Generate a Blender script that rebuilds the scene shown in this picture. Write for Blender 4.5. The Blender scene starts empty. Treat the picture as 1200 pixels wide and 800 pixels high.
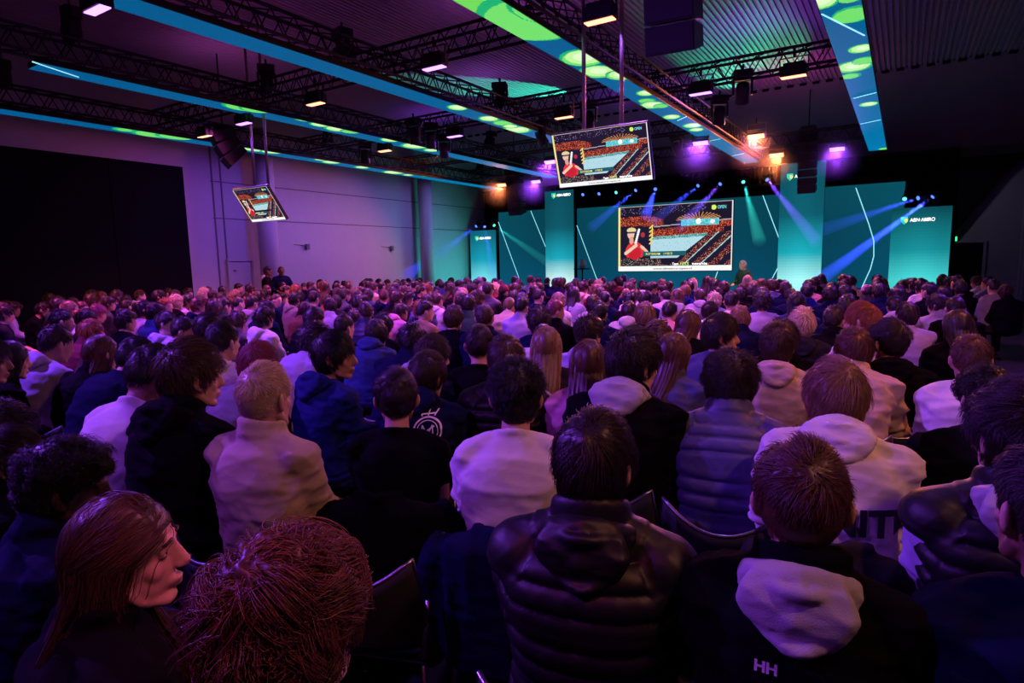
import bpy, bmesh, math, random
import numpy as np
from mathutils import Vector, Matrix, Euler
random.seed(7)
rng = np.random.default_rng(11)
SC = bpy.context.scene
COL = SC.collection
pi = math.pi

# ------------------------------------------------------------------ camera
FPX, EYE = 720.0, 1.72
def _axes():
    vx, vy, k = 1060.0, 296.0, .021
    y = np.array([(vx-600)/FPX, (vy-400)/FPX, 1.0]); y /= np.linalg.norm(y)
    u = -np.array([k*FPX, FPX, k*(600-vx)+(400-vy)]); u /= np.linalg.norm(u)
    return np.stack([np.cross(y, u), y, u])
RCAM = _axes()
def ray(x, y):
    return RCAM @ np.array([(x-600)/FPX, (y-400)/FPX, 1.0])
def at_z(x, y, z):
    d = ray(x, y); return np.array([0, 0, EYE]) + d*((z-EYE)/d[2])
def at_Y(x, y, Y):
    d = ray(x, y); return np.array([0, 0, EYE]) + d*(Y/d[1])
def at_X(x, y, X):
    d = ray(x, y); return np.array([0, 0, EYE]) + d*(X/d[0])
def at_d(x, y, depth):
    return np.array([0, 0, EYE]) + ray(x, y)*depth
def to_px(p):
    c = RCAM.T @ (np.array(p, float)-np.array([0, 0, EYE]))
    return 600+FPX*c[0]/c[2], 400+FPX*c[1]/c[2], c[2]

cd = bpy.data.cameras.new('camera'); cam = bpy.data.objects.new('camera', cd); COL.objects.link(cam)
cd.sensor_width = 36; cd.lens = FPX/1200*36; cd.clip_end = 200; cd.clip_start = .05
cols = [RCAM @ np.array(v, float) for v in ((1, 0, 0), (0, -1, 0), (0, 0, -1))]
M = Matrix.Identity(4)
for j, c in enumerate(cols):
    for i in range(3): M[i][j] = c[i]
M[2][3] = EYE
cam.matrix_world = M
SC.camera = cam

# ------------------------------------------------------------------ materials
MATS = {}
def mat(name, color, rough=.6, metal=0, noise=.12, nscale=30, bump=0, bscale=200, spec=.5, emit=None, estr=0, coat=0, sheen=0):
    if name in MATS: return MATS[name]
    m = bpy.data.materials.new(name); m.use_nodes = True; nt = m.node_tree
    b = nt.nodes['Principled BSDF']
    b.inputs['Roughness'].default_value = rough; b.inputs['Metallic'].default_value = metal
    b.inputs['Specular IOR Level'].default_value = spec
    b.inputs['Coat Weight'].default_value = coat
    b.inputs['Sheen Weight'].default_value = sheen
    tc = nt.nodes.new('ShaderNodeTexCoord')
    if noise:
        n = nt.nodes.new('ShaderNodeTexNoise'); n.inputs['Scale'].default_value = nscale; n.inputs['Detail'].default_value = 4
        nt.links.new(tc.outputs['Object'], n.inputs['Vector'])
        r = nt.nodes.new('ShaderNodeMix'); r.data_type = 'RGBA'
        c1 = [max(0, c*(1-noise)) for c in color]; c2 = [min(1, c*(1+noise)) for c in color]
        r.inputs['A'].default_value = (*c1, 1); r.inputs['B'].default_value = (*c2, 1)
        nt.links.new(n.outputs['Fac'], r.inputs['Factor']); nt.links.new(r.outputs['Result'], b.inputs['Base Color'])
    else:
        b.inputs['Base Color'].default_value = (*color, 1)
    if bump:
        n2 = nt.nodes.new('ShaderNodeTexNoise'); n2.inputs['Scale'].default_value = bscale; n2.inputs['Detail'].default_value = 3
        nt.links.new(tc.outputs['Object'], n2.inputs['Vector'])
        bp = nt.nodes.new('ShaderNodeBump'); bp.inputs['Strength'].default_value = bump; bp.inputs['Distance'].default_value = .01
        nt.links.new(n2.outputs['Fac'], bp.inputs['Height']); nt.links.new(bp.outputs['Normal'], b.inputs['Normal'])
    if emit:
        b.inputs['Emission Color'].default_value = (*emit, 1); b.inputs['Emission Strength'].default_value = estr
    MATS[name] = m; return m
def led_mat(name, strength, attr='screen'):
    """a lit LED surface whose picture is stored per corner in a colour attribute"""
    m = bpy.data.materials.new(name); m.use_nodes = True; nt = m.node_tree
    b = nt.nodes['Principled BSDF']; b.inputs['Base Color'].default_value = (.01, .01, .012, 1); b.inputs['Roughness'].default_value = .6; b.inputs['Specular IOR Level'].default_value = .05
    a = nt.nodes.new('ShaderNodeVertexColor'); a.layer_name = attr
    nt.links.new(a.outputs['Color'], b.inputs['Emission Color']); b.inputs['Emission Strength'].default_value = strength
    return m

# ------------------------------------------------------------------ mesh builder
class MB:
    def __init__(s): s.v = []; s.f = []; s.n = 0
    def add(s, V, F):
        V = np.asarray(V, float); s.v.append(V); o = s.n
        s.f += [tuple(i+o for i in f) for f in F]; s.n += len(V); return s
    def box(s, c, d, R=None):
        x, y, z = [k/2 for k in d]
        V = np.array([(-x,-y,-z),(x,-y,-z),(x,y,-z),(-x,y,-z),(-x,-y,z),(x,-y,z),(x,y,z),(-x,y,z)])
        if R is not None: V = V @ np.array(R).T
        return s.add(V+np.array(c), [(0,3,2,1),(4,5,6,7),(0,1,5,4),(1,2,6,5),(2,3,7,6),(3,0,4,7)])
    def bbox(s, c, d, b=.01, R=None):
        """box with chamfered edges"""
        x, y, z = [k/2 for k in d]; b = min(b, x*.9, y*.9, z*.9); V = []; 
        bm = bmesh.new(); bmesh.ops.create_cube(bm, size=1)
        bmesh.ops.scale(bm, vec=d, verts=bm.verts); bmesh.ops.bevel(bm, geom=bm.edges[:], offset=b, segments=2, affect='EDGES', profile=.5)
        bm.verts.ensure_lookup_table(); V = np.array([v.co[:] for v in bm.verts]); F = [tuple(v.index for v in f.verts) for f in bm.faces]; bm.free()
        if R is not None: V = V @ np.array(R).T
        return s.add(V+np.array(c), F)
    def tube(s, P, r, n=10, cap=True, squash=None):
        P = np.asarray(P, float); m = len(P); r = np.broadcast_to(np.asarray(r, float), (m,)) if np.ndim(r) < 2 else np.asarray(r, float)
        T = np.gradient(P, axis=0) if m > 2 else np.repeat((P[1:]-P[:1]), m, 0); T /= np.linalg.norm(T, axis=1)[:, None]+1e-12
        a = np.array([0, 0, 1.0]) if abs(T[0][2]) < .9 else np.array([0, 1.0, 0])
        V = []; U = np.cross(T[0], a); U /= np.linalg.norm(U)
        th = np.arange(n)*2*pi/n
        for i in range(m):
            U = U - T[i]*U.dot(T[i]); U /= np.linalg.norm(U); W = np.cross(T[i], U)
            ru, rw = (r[i], r[i]) if r.ndim == 1 else (r[i][0], r[i][1])
            V.append(P[i]+np.outer(np.cos(th)*ru, U)+np.outer(np.sin(th)*rw, W))
        V = np.concatenate(V); F = []
        for i in range(m-1):
            for j in range(n):
                k = (j+1) % n; F.append((i*n+j, i*n+k, (i+1)*n+k, (i+1)*n+j))
        if cap: F.append(tuple(range(n))[::-1]); F.append(tuple(range((m-1)*n, m*n)))
        return s.add(V, F)
    def ell(s, c, r, n=16, m=10, R=None):
        V = [(0, 0, 1)]
        for i in range(1, m):
            a = pi*i/m
            for j in range(n):
                b = 2*pi*j/n; V.append((math.sin(a)*math.cos(b), math.sin(a)*math.sin(b), math.cos(a)))
        V.append((0, 0, -1)); V = np.array(V)*np.array(r)
        if R is not None: V = V @ np.array(R).T
        F = [(0, 1+j, 1+(j+1) % n) for j in range(n)]
        for i in range(m-2):
            for j in range(n):
                k = (j+1) % n; a = 1+i*n; F.append((a+j, a+n+j, a+n+k, a+k))
        e = len(V)-1; a = 1+(m-2)*n
        F += [(a+j, e, a+(j+1) % n) for j in range(n)]
        return s.add(V+np.array(c), F)
    def loft(s, rings):
        n = len(rings[0]); V = np.concatenate(rings); F = []
        for i in range(len(rings)-1):
            for j in range(n):
                k = (j+1) % n; F.append((i*n+j, i*n+k, (i+1)*n+k, (i+1)*n+j))
        F.append(tuple(range(n))[::-1]); F.append(tuple(range((len(rings)-1)*n, len(rings)*n)))
        return s.add(V, F)
    def lathe(s, prof, c=(0,0,0), n=24, R=None):
        rings = []
        th = np.arange(n)*2*pi/n
        for r, z in prof: rings.append(np.stack([np.cos(th)*r, np.sin(th)*r, np.full(n, z)], 1))
        if R is not None: rings = [q @ np.array(R).T for q in rings]
        return s.loft([q+np.array(c) for q in rings])
    def prism(s, poly, y0, y1, plane='xz'):
        """extrude a 2-d outline"""
        n = len(poly); V = []
        for t in (y0, y1):
            for a, b in poly: V.append((a, t, b) if plane == 'xz' else ((a, b, t) if plane == 'xy' else (t, a, b)))
        F = [tuple(range(n)), tuple(range(n, 2*n))[::-1]] + [(i, n+i, n+(i+1) % n, (i+1) % n) for i in range(n)]
        return s.add(V, F)
    def mesh(s, name, smooth=False, fixn=True):
        me = bpy.data.meshes.new(name)
        me.from_pydata(np.concatenate(s.v).tolist() if s.v else [], [], s.f); me.update()
        if fixn:
            bm = bmesh.new(); bm.from_mesh(me); bmesh.ops.recalc_face_normals(bm, faces=bm.faces); bm.to_mesh(me); bm.free()
        if smooth: me.polygons.foreach_set('use_smooth', [True]*len(me.polygons))
        return me
def obj(name, me, m=None, parent=None, loc=None, rot=None, scale=None):
    """link a mesh (shared or new) as one object; the material sits on the object so that copies may differ"""
    if isinstance(me, MB): me = me.mesh(name)
    if m is not None and len(me.materials) == 0: me.materials.append(m)
    o = bpy.data.objects.new(name, me); COL.objects.link(o)
    if m is not None and me.materials[0] is not m:
        o.material_slots[0].link = 'OBJECT'; o.material_slots[0].material = m
    if parent: o.parent = parent
    if loc is not None: o.location = loc
    if rot is not None: o.rotation_euler = rot
    if scale is not None: o.scale = scale if hasattr(scale, '__len__') else (scale,)*3
    return o
def tag(o, label=None, cat=None, group=None, kind=None):
    if label: o['label'] = label
    if cat: o['category'] = cat
    if group: o['group'] = group
    if kind: o['kind'] = kind
    return o
def thing(name, label, cat, loc=(0,0,0), rot=(0,0,0), group=None, kind=None):
    o = bpy.data.objects.new(name, None); COL.objects.link(o); o.location = loc; o.rotation_euler = rot; o.empty_display_size = .1
    return tag(o, label, cat, group, kind)
def struct(name, mb, m, label=None, smooth=False):
    o = obj(name, mb.mesh(name, smooth) if isinstance(mb, MB) else mb, m); o['kind'] = 'structure'
    if label: o['label'] = label; 
    return o
def grid_mesh(name, P00, PU, PV, nu, nv, colors=None, attr='screen'):
    """flat nu x nv grid from corner P00 along PU and PV; colors is (nv, nu, 3) linear"""
    P00, PU, PV = [np.array(p, float) for p in (P00, PU, PV)]
    u = np.linspace(0, 1, nu+1); v = np.linspace(0, 1, nv+1)
    V = P00+u[None, :, None]*PU+v[:, None, None]*PV; V = V.reshape(-1, 3)
    i = np.arange(nv)[:, None]*(nu+1)+np.arange(nu)[None, :]; i = i.ravel()
    F = np.stack([i, i+1, i+nu+2, i+nu+1], 1)
    me = bpy.data.meshes.new(name); me.from_pydata(V.tolist(), [], F.tolist()); me.update()
    if colors is not None:
        a = me.color_attributes.new(attr, 'FLOAT_COLOR', 'CORNER')
        c = np.concatenate([colors.reshape(-1, 3), np.ones((nu*nv, 1))], 1); c = np.repeat(c, 4, 0)
        a.data.foreach_set('color', c.ravel().astype(np.float32))
    return me
def text_mesh(s, size, extrude=.002, align='LEFT', bold=0, shear=0):
    cu = bpy.data.curves.new('lettering', 'FONT'); cu.body = s; cu.size = size; cu.extrude = extrude; cu.align_x = align; cu.offset = bold; cu.shear = shear
    o = bpy.data.objects.new('lettering', cu); COL.objects.link(o)
    dg = bpy.context.evaluated_depsgraph_get(); me = bpy.data.meshes.new_from_object(o.evaluated_get(dg))
    bpy.data.objects.remove(o); bpy.data.curves.remove(cu); me.materials.clear()
    return me
# ------------------------------------------------------------------ people: meshes
R_ = math.radians
def voxel(mb, vs, smooth=4, name='m', factor=.5):
    me = mb.mesh(name) if isinstance(mb, MB) else mb
    o = bpy.data.objects.new('tmp', me); COL.objects.link(o)
    m = o.modifiers.new('r', 'REMESH'); m.mode = 'VOXEL'; m.voxel_size = vs; m.use_smooth_shade = True
    if smooth: s = o.modifiers.new('s', 'SMOOTH'); s.iterations = smooth; s.factor = factor
    dg = bpy.context.evaluated_depsgraph_get(); new = bpy.data.meshes.new_from_object(o.evaluated_get(dg)); new.name = name
    bpy.data.objects.remove(o); bpy.data.meshes.remove(me); new.materials.clear()
    return new
def get_vn(me):
    n = len(me.vertices); v = np.empty(n*3, np.float32); me.vertices.foreach_get('co', v); k = np.empty(n*3, np.float32); me.vertices.foreach_get('normal', k)
    return v.reshape(-1, 3).astype(float), k.reshape(-1, 3).astype(float)
def set_v(me, v): me.vertices.foreach_set('co', v.astype(np.float32).ravel()); me.update()
class SinNoise:
    def __init__(s, freq, n=9, seed=0, aniso=(1, 1, 1)):
        r = np.random.default_rng(seed); k = r.normal(size=(n, 3)); k /= np.linalg.norm(k, axis=1)[:, None]
        s.k = k*freq*np.array(aniso)*r.uniform(.6, 1.5, (n, 1)); s.p = r.uniform(0, 6.28, n); s.n = n
    def __call__(s, v): return np.sin(v @ s.k.T+s.p).sum(1)/math.sqrt(s.n)
    def ridge(s, v): return ((1-np.abs(np.sin(v @ s.k.T+s.p)))**2).mean(1)*1.5-.34
def sst(a, b, x): t = np.clip((x-a)/(b-a), 0, 1); return t*t*(3-2*t)
def ring(c, d, hw, hd, n=28, e=2.3, flat=.9, up=None):
    """superellipse cross-section at c, perpendicular to spine direction d; the back is flatter than the front"""
    t = np.arange(n)*2*pi/n; x = np.sign(np.cos(t))*np.abs(np.cos(t))**(2/e)*hw; y = np.sign(np.sin(t))*np.abs(np.sin(t))**(2/e)*hd
    y = np.where(y < 0, y*flat, y); f = np.cross(d, (1., 0, 0)); f = f if f[1] > 0 else -f
    return c+x[:, None]*np.array((1., 0, 0))+y[:, None]*f
POSE = {  # spine angles from the vertical (forward is positive), neck, arms
    'up':    ((-12, -6, 3), 12, 'lap'),
    'easy':  ((-16, -4, 14), 20, 'lap'),
    'slump': ((-14, 4, 26), 34, 'lap'),
    'fwd':   ((10, 24, 42), 46, 'knee'),
    'phone': ((-12, 2, 20), 36, 'phone'),
    'cross': ((-14, -6, 8), 14, 'cross'),
    'stand': ((0, -2, 4), 12, 'hang'),
    'chin':  ((4, 16, 26), 24, 'chin'),
}
def ik(S, W, l1, l2, pole):
    S, W, pole = np.array(S, float), np.array(W, float), np.array(pole, float); D = W-S; L = np.linalg.norm(D); L2 = min(L, l1+l2-.004); D /= L; W = S+D*L2
    a = (l1*l1-l2*l2+L2*L2)/(2*L2); h = math.sqrt(max(0, l1*l1-a*a)); p = pole-D*pole.dot(D); p /= np.linalg.norm(p)
    return S+D*a+p*h, W
_sk = {}
def skel(pose):
    if pose in _sk: return _sk[pose]
    ang, neck, arms = POSE[pose]; J = {}
    hip = .98 if pose == 'stand' else .55
    p = np.array((0, 0, hip)); sp = [p]; dirs = []
    for a, l in zip(ang, (.16, .17, .19)):
        d = np.array((0, math.sin(R_(a)), math.cos(R_(a)))); dirs.append(d); p = p+d*l; sp.append(p)
    dn = np.array((0, math.sin(R_(neck)), math.cos(R_(neck)))); J['neck'] = p; J['atlas'] = p+dn*.095; J['dn'] = dn
    J['spine'] = np.array(sp); J['dirs'] = dirs
    sh = sp[3]-dirs[2]*.066
    for s, k in ((-1, 'L'), (1, 'R')):   # s=+1 is the person's right (+x)
        S = sh+np.array((s*.168, .0, 0)); J['S'+k] = S
        if arms == 'lap': W = np.array((s*.085, .27, hip+.10)); pole = (s*.42, -.75, -.5)
        elif arms == 'knee': W = np.array((s*.075, .46, hip+.07)); pole = (s*.5, -.1, -.8)
        elif arms == 'phone': W = np.array((s*.055, sh[1]+.27, hip+.24)); pole = (s*.45, -.3, -.8)
        elif arms == 'cross': W = np.array((-s*.09, sh[1]+.20+.03*s, hip+.25)); pole = (s*.8, .1, -.7)
        elif arms == 'hang': W = np.array((s*.16, .24, hip+.14)) ; pole = (s*.6, -.8, -.3)
        elif arms == 'chin': W = np.array((s*.05, sh[1]+.16, sh[2]+.02)) if s < 0 else np.array((s*.1, .30, hip+.10)); pole = (s*.6, .2, -.9)
        E, W = ik(S, W, .28, .245, pole); J['E'+k] = E; J['W'+k] = W
        H = np.array((s*.085, .0, hip-.01)); J['H'+k] = H
        if pose == 'stand': K = np.array((s*.10, .02, .52)); A = np.array((s*.11, -.02, .09))
        else: K = np.array((s*.125, .42, .52)); A = np.array((s*.125, .40, .09))
        J['K'+k] = K; J['A'+k] = A
    _sk[pose] = J; return J
def spine_at(J, t):
    seg = [.16, .17, .19]; sp = J['spine']
    if t < 0: return sp[0]+J['dirs'][0]*t, J['dirs'][0]
    for i, l in enumerate(seg):
        if t <= l or i == 2:
            d = J['dirs'][i]; nd = J['dirs'][min(i+1, 2)]; w = min(1, t/l); dd = d*(1-w*.5)+nd*w*.5; return sp[i]+d*t, dd/np.linalg.norm(dd)
        t -= l
TORSO = [(-.06, .165, .105), (0, .178, .128), (.08, .170, .126), (.17, .155, .112), (.27, .166, .118), (.36, .178, .122), (.43, .165, .108), (.48, .115, .085), (.525, .070, .064)]
def head_matrix(J, yaw, pitch, roll=0, hs=1.0):
    M = Matrix.Translation(Vector(J['atlas'])) @ Matrix.Rotation(R_(yaw), 4, 'Z') @ Matrix.Rotation(R_(-pitch), 4, 'X') @ Matrix.Rotation(R_(roll), 4, 'Y') @ Matrix.Translation((0, .018, .048)) @ Matrix.Scale(hs, 4)
    return M
def head_mb(female=False, smile=False):
    m = MB(); f = .94 if female else 1.0
    m.ell((0, -.012, .006), (.0755, .096, .110), 28, 18)
    m.ell((0, .028, -.048), (.060*f, .064, .076), 24, 16)           # face
    for q in (-1, 1): m.ell((q*.030*f, .040, -.064), (.030, .034, .040), 16, 10)
    m.ell((0, .048, .040), (.058, .040, .050), 20, 12)              # forehead
    m.tube([(-.054*f, .0, -.055), (-.048*f, .038, -.092), (-.018, .078, -.107), (.018, .078, -.107), (.048*f, .038, -.092), (.054*f, .0, -.055)], [.018, .015, .014, .014, .015, .018], 12)   # jaw line
    m.ell((0, .082, -.103), (.020, .014, .015), 14, 10)             # chin
    for s in (-1, 1):
        m.ell((s*.036, .058, -.032), (.024, .021, .026), 14, 10)    # cheekbone
        m.tube([(s*.006, .090, .024), (s*.028, .087, .029), (s*.050, .066, .022)], [.0085, .0085, .007], 8)   # brow
        m.ell((s*.0090, .102, -.037), (.0070, .009, .0065), 10, 8)  # nostril wing
        m.ell((s*(.078 if female else .086), -.012, -.010), (.0105, .022, .034), 12, 10, np.array(Euler((R_(12), 0, s*R_(38))).to_matrix()))   # ear
        m.ell((s*.077, .002, -.038), (.011, .011, .013), 8, 6)
        m.tube([(s*.020, .084, .010), (s*.032, .087, .0155), (s*.046, .077, .009)], [.004, .005, .004], 6)   # upper lid
        m.tube([(s*.021, .083, -.001), (s*.032, .084, -.004), (s*.044, .077, .001)], [.004, .004, .004], 6)
    m.tube([(0, .086, .022), (0, .098, .004), (0, .111, -.020), (0, .118, -.032)], [.0085, .0090, .0105, .0115], 10)   # nose
    m.tube([(0, .078, .028), (0, .086, .004), (0, .094, -.018), (0, .098, -.034)], [.010, .0115, .013, .013], 10)      # nose base
    m.ell((0, .112, -.037), (.010, .011, .008), 10, 8)
    w = .026 if smile else .022
    m.tube([(-w, .080, -.067), (-.009, .1005, -.064), (0, .1015, -.0655), (.009, .1005, -.064), (w, .080, -.067)], [.004, .0078, .0070, .0078, .004], 8)
    m.tube([(-w*.85, .080, -.073), (0, .0995, -.0785), (w*.85, .080, -.073)], [.004, .0090, .004], 8)
    return m
_body = {}
def hand_mb(m, W, d, side, curl=.5, detail=True):
    """palm, four fingers and a thumb continuing the forearm direction d"""
    d = np.array(d)/np.linalg.norm(d); dn = np.array((0, 0, -1.)); dn = dn-d*dn.dot(d)
    if np.linalg.norm(dn) < .2: dn = np.array((0, 1., 0))-d*d[1]
    dn /= np.linalg.norm(dn); lat = np.cross(d, dn); lat /= np.linalg.norm(lat)
    if lat[0]*side < 0: lat = -lat                                   # lat points to the outside of the body
    B = np.stack([lat, d, dn], 1)
    m.ell(W+d*.045, (.040, .052, .015), 14, 10, B)
    if not detail:
        m.ell(W+d*.11+dn*.015, (.036, .045, .014), 12, 8, B); m.tube([W+d*.03-lat*.03, W+d*.085-lat*.052+dn*.01], [.013, .009], 8); return
    for k, (o, L) in enumerate(((-.028, .070), (-.0095, .080), (.0095, .075), (.027, .058))):
        p = W+d*.082+lat*o; P = [p-d*.03, p]; a = 0
        for q, fr in enumerate((.45, .32, .23)):
            a += curl*(.5 if q == 0 else .8); p = p+(d*math.cos(a)+dn*math.sin(a))*L*fr; P.append(p)
        m.tube(P, [.0095, .0093, .0085, .0078, .0062], 8); m.ell(P[-1], (.0062,)*3, 8, 6)
    p0 = W+d*.02-lat*.028; p1 = W+d*.055-lat*.052+dn*.012; p2 = W+d*.088-lat*.056+dn*.022
    m.tube([p0, p1, p2], [.014, .0105, .0085], 8); m.ell(p2, (.0085,)*3, 8, 6)
def body_mesh(pose, yaw=0, pitch=0, roll=0, lod=2, female=False, smile=False, tee=False):
    key = (pose, yaw, pitch, roll, lod, female, smile)
    if key in _body: return _body[key]
    J = skel(pose); m = MB()
    m.loft([ring(*spine_at(J, t), hw*.90, hd*.82) for t, hw, hd in TORSO])
    for s, k in ((-1, 'L'), (1, 'R')):
        S, E, W = J['S'+k], J['E'+k], J['W'+k]
        m.ell(S-np.array((0, 0, .01)), (.046, .048, .050), 14, 10)
        m.tube([J['neck']-J['dirs'][2]*.03, S], [.050, .046], 12)
        m.tube([S, S*.6+E*.4, E, E*.7+W*.3, W, W+(W-E)*.12], [.052, .048, .038, .040, .027, .025], 12); m.ell(E, (.039,)*3, 10, 8)
        hand_mb(m, W, W-E, s, .55, lod <= 1)
        H, K, A = J['H'+k], J['K'+k], J['A'+k]
        m.tube([H, H*.5+K*.5, K], [.088, .076, .056], 14); m.ell(K, (.056,)*3, 12, 8); m.tube([K, K*.65+A*.35, A], [.054, .053, .036], 12)
        m.tube([A+np.array((0, -.05, -.045)), A+np.array((0, .05, -.05)), A+np.array((0, .16, -.065))], [.035, .038, .022], 10); m.ell(A, (.040,)*3, 10, 8)
    HM = head_matrix(J, yaw, pitch, roll)
    base = J['neck']-J['dn']*.02; top = np.array(HM @ Vector((0, -.012, -.03)))
    m.tube([base-J['dn']*.03, base, base*.4+top*.6, top], [.054, .055, .052, .052], 16)
    h = head_mb(female, smile); V = np.concatenate(h.v); V = V @ np.array(HM.to_3x3()).T+np.array(HM.translation); m.add(V, h.f)
    vs = (.0046, .0070, .012, .020)[lod]
    me = voxel(m, vs, (9, 3, 2, 2)[lod], 'person')
    _body[key] = me; return me
# ------------------------------------------------------------------ clothes
def quilt(x, pitch): return np.abs(np.sin(pi*x/pitch))**.55
_gar = {}
STY = {'tee': (.014, .007), 'sweater': (.022, .012), 'fleece': (.028, .013), 'hoodie': (.030, .015), 'jacket': (.034, .016), 'puffer': (.044, .006), 'vest': (.040, .006), 'coat': (.034, .013), 'shirt': (.018, .011), 'suit': (.022, .006)}
def near_axis(v, P):
    """distance along a polyline of the nearest point, and the distance to it"""
    best = np.full(len(v), 1e9); u = np.zeros(len(v)); acc = 0
    for a, b in zip(P[:-1], P[1:]):
        d = b-a; L = np.linalg.norm(d); t = np.clip((v-a) @ d/L/L, 0, 1); q = np.linalg.norm(v-a-t[:, None]*d, axis=1)
        k = q < best; best[k] = q[k]; u[k] = acc+t[k]*L; acc += L
    return u, best
def garment_mesh(style, pose, lod):
    key = (style, pose, lod)
    if key in _gar: return _gar[key]
    J = skel(pose); inf, fold = STY[style]; m = MB()
    wide = 1.0 if style in ('hoodie', 'jacket', 'puffer', 'coat', 'fleece') else 1.0
    rr = []
    for t, hw, hd in TORSO:
        c, d = spine_at(J, t)
        k = inf if t < .45 else inf*.75 if t < .51 else inf*.4
        rr.append(ring(c, d, (hw+k)*wide, hd+k, 32))
    c, d = spine_at(J, -.06)
    if pose == 'stand': rr = [ring(c-d*.12, d, (.17+inf)*wide, .12+inf, 32)]+rr
    m.loft(rr)
    for s, k in ((-1, 'L'), (1, 'R')):
        S, E, W = J['S'+k], J['E'+k], J['W'+k]
        i2 = inf*.85
        m.ell(S+np.array((s*.002, 0, -.014)), (.052+i2, .056+i2, .054+i2*.7), 18, 12)
        m.tube([J['neck']-J['dirs'][2]*.035, J['neck']*.45+S*.55+np.array((0, 0, .004)), S], [.050+i2*.3, .047+i2*.4, .050+i2*.6], 14)
        if style == 'tee': Wd = S*.45+E*.55; m.tube([S, Wd, Wd+(Wd-S)*.08], [.058+i2, .060+i2, .060+i2], 16)
        elif style == 'vest': pass
        else:
            m.tube([S-np.array((0, 0, .012)), S*.5+E*.5, E], [.052+i2, .050+i2, .046+i2], 18); m.ell(E, (.046+i2,)*3, 14, 10)
            m.tube([E, E*.5+W*.5, E*.1+W*.9, W], [.045+i2, .041+i2*.9, .034+i2*.7, .030+i2*.35], 16)
    nb, dn = J['neck'], J['dn']
    if style in ('sweater', 'tee', 'shirt', 'suit'):
        th = np.arange(20)*2*pi/19
        f = np.cross(dn, (1., 0, 0)); f = f if f[1] > 0 else -f
        P = [nb+dn*(.004-.010*math.sin(a))+np.array((1., 0, 0))*.066*math.cos(a)+f*.066*math.sin(a)+f*.004 for a in th]
        m.tube(P, .017 if style != 'shirt' else .020, 8)
    if style in ('fleece', 'jacket', 'puffer', 'vest', 'coat'):
        f = np.cross(dn, (1., 0, 0)); f = f if f[1] > 0 else -f; th = np.linspace(-.35*pi-pi/2-.6*pi/2, .35*pi-pi/2+.6*pi/2, 18)
        for lev, r0 in ((.0, .080), (.026, .078), (.048, .078)):
            P = [nb+dn*(lev-.012*math.sin(a))+np.array((1., 0, 0))*r0*math.cos(a)+f*(r0*.98*math.sin(a)+.006) for a in th]
            m.tube(P, .019 if style in ('puffer', 'vest') else .014, 8)
    vs = (.0085, .0095, .015, .026)[lod]*(.8 if style in ('puffer', 'vest') and lod < 3 else 1)
    me = voxel(m, vs, (14, 12, 6, 3)[lod], style)
    v, n = get_vn(me)
    arms = []
    uT, qT = near_axis(v, J['spine']); disp = np.zeros(len(v)); ua = np.zeros(len(v)); qa = np.full(len(v), 1e9)
    for k in 'LR':
        u, q = near_axis(v, [J['S'+k], J['E'+k], J['W'+k]]); kk = q < qa; ua[kk] = u[kk]; qa[kk] = q[kk]
    arm = qa < qT*.62
    ax = J['neck']-J['spine'][0]; ax = ax/np.linalg.norm(ax); uQ = (v-J['spine'][0]) @ ax
    if style in ('puffer', 'vest'):
        q = np.where(arm, quilt(ua+.01, .062), quilt(uT+.02, .062)); disp += .017*(q-.75)
        disp += .004*SinNoise(60, 10, 5).ridge(v)+.003*SinNoise(25, 8, 6)(v)
    else:
        big = SinNoise(16, 7, len(style)*3+ord(style[0]) % 17, (.6, 1, 1.5)); fin = SinNoise(34, 9, 9, (.8, 1, 1.5))
        w = np.where(arm, 1.25, .8)
        disp += fold*w*(2.0*big.ridge(v)+.9*fin.ridge(v))
        drape = np.sin((uQ*1.0+np.abs(v[:, 0])*.9)*2*pi/.085+3.2*SinNoise(13, 6, 12)(v)); disp += fold*.16*drape*np.exp(-((uQ-.16)/.16)**2)*(~arm)
        bunch = np.exp(-((ua-.28)/.06)**2)*arm+.7*np.exp(-((ua-.50)/.05)**2)*arm
        disp += bunch*fold*.6*np.sin(ua*2*pi/.038+4.5*SinNoise(14, 6, 3)(v))
        hem = np.exp(-((uT-.02)/.05)**2)*(~arm); disp += hem*fold*.5*np.sin(uT*2*pi/.035+2*SinNoise(9, 5, 4)(v))
        if style == 'coat': disp += .003*SinNoise(90, 12, 2).ridge(v)
    set_v(me, v+n*disp[:, None])
    _gar[key] = me; return me
_hood = {}
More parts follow.
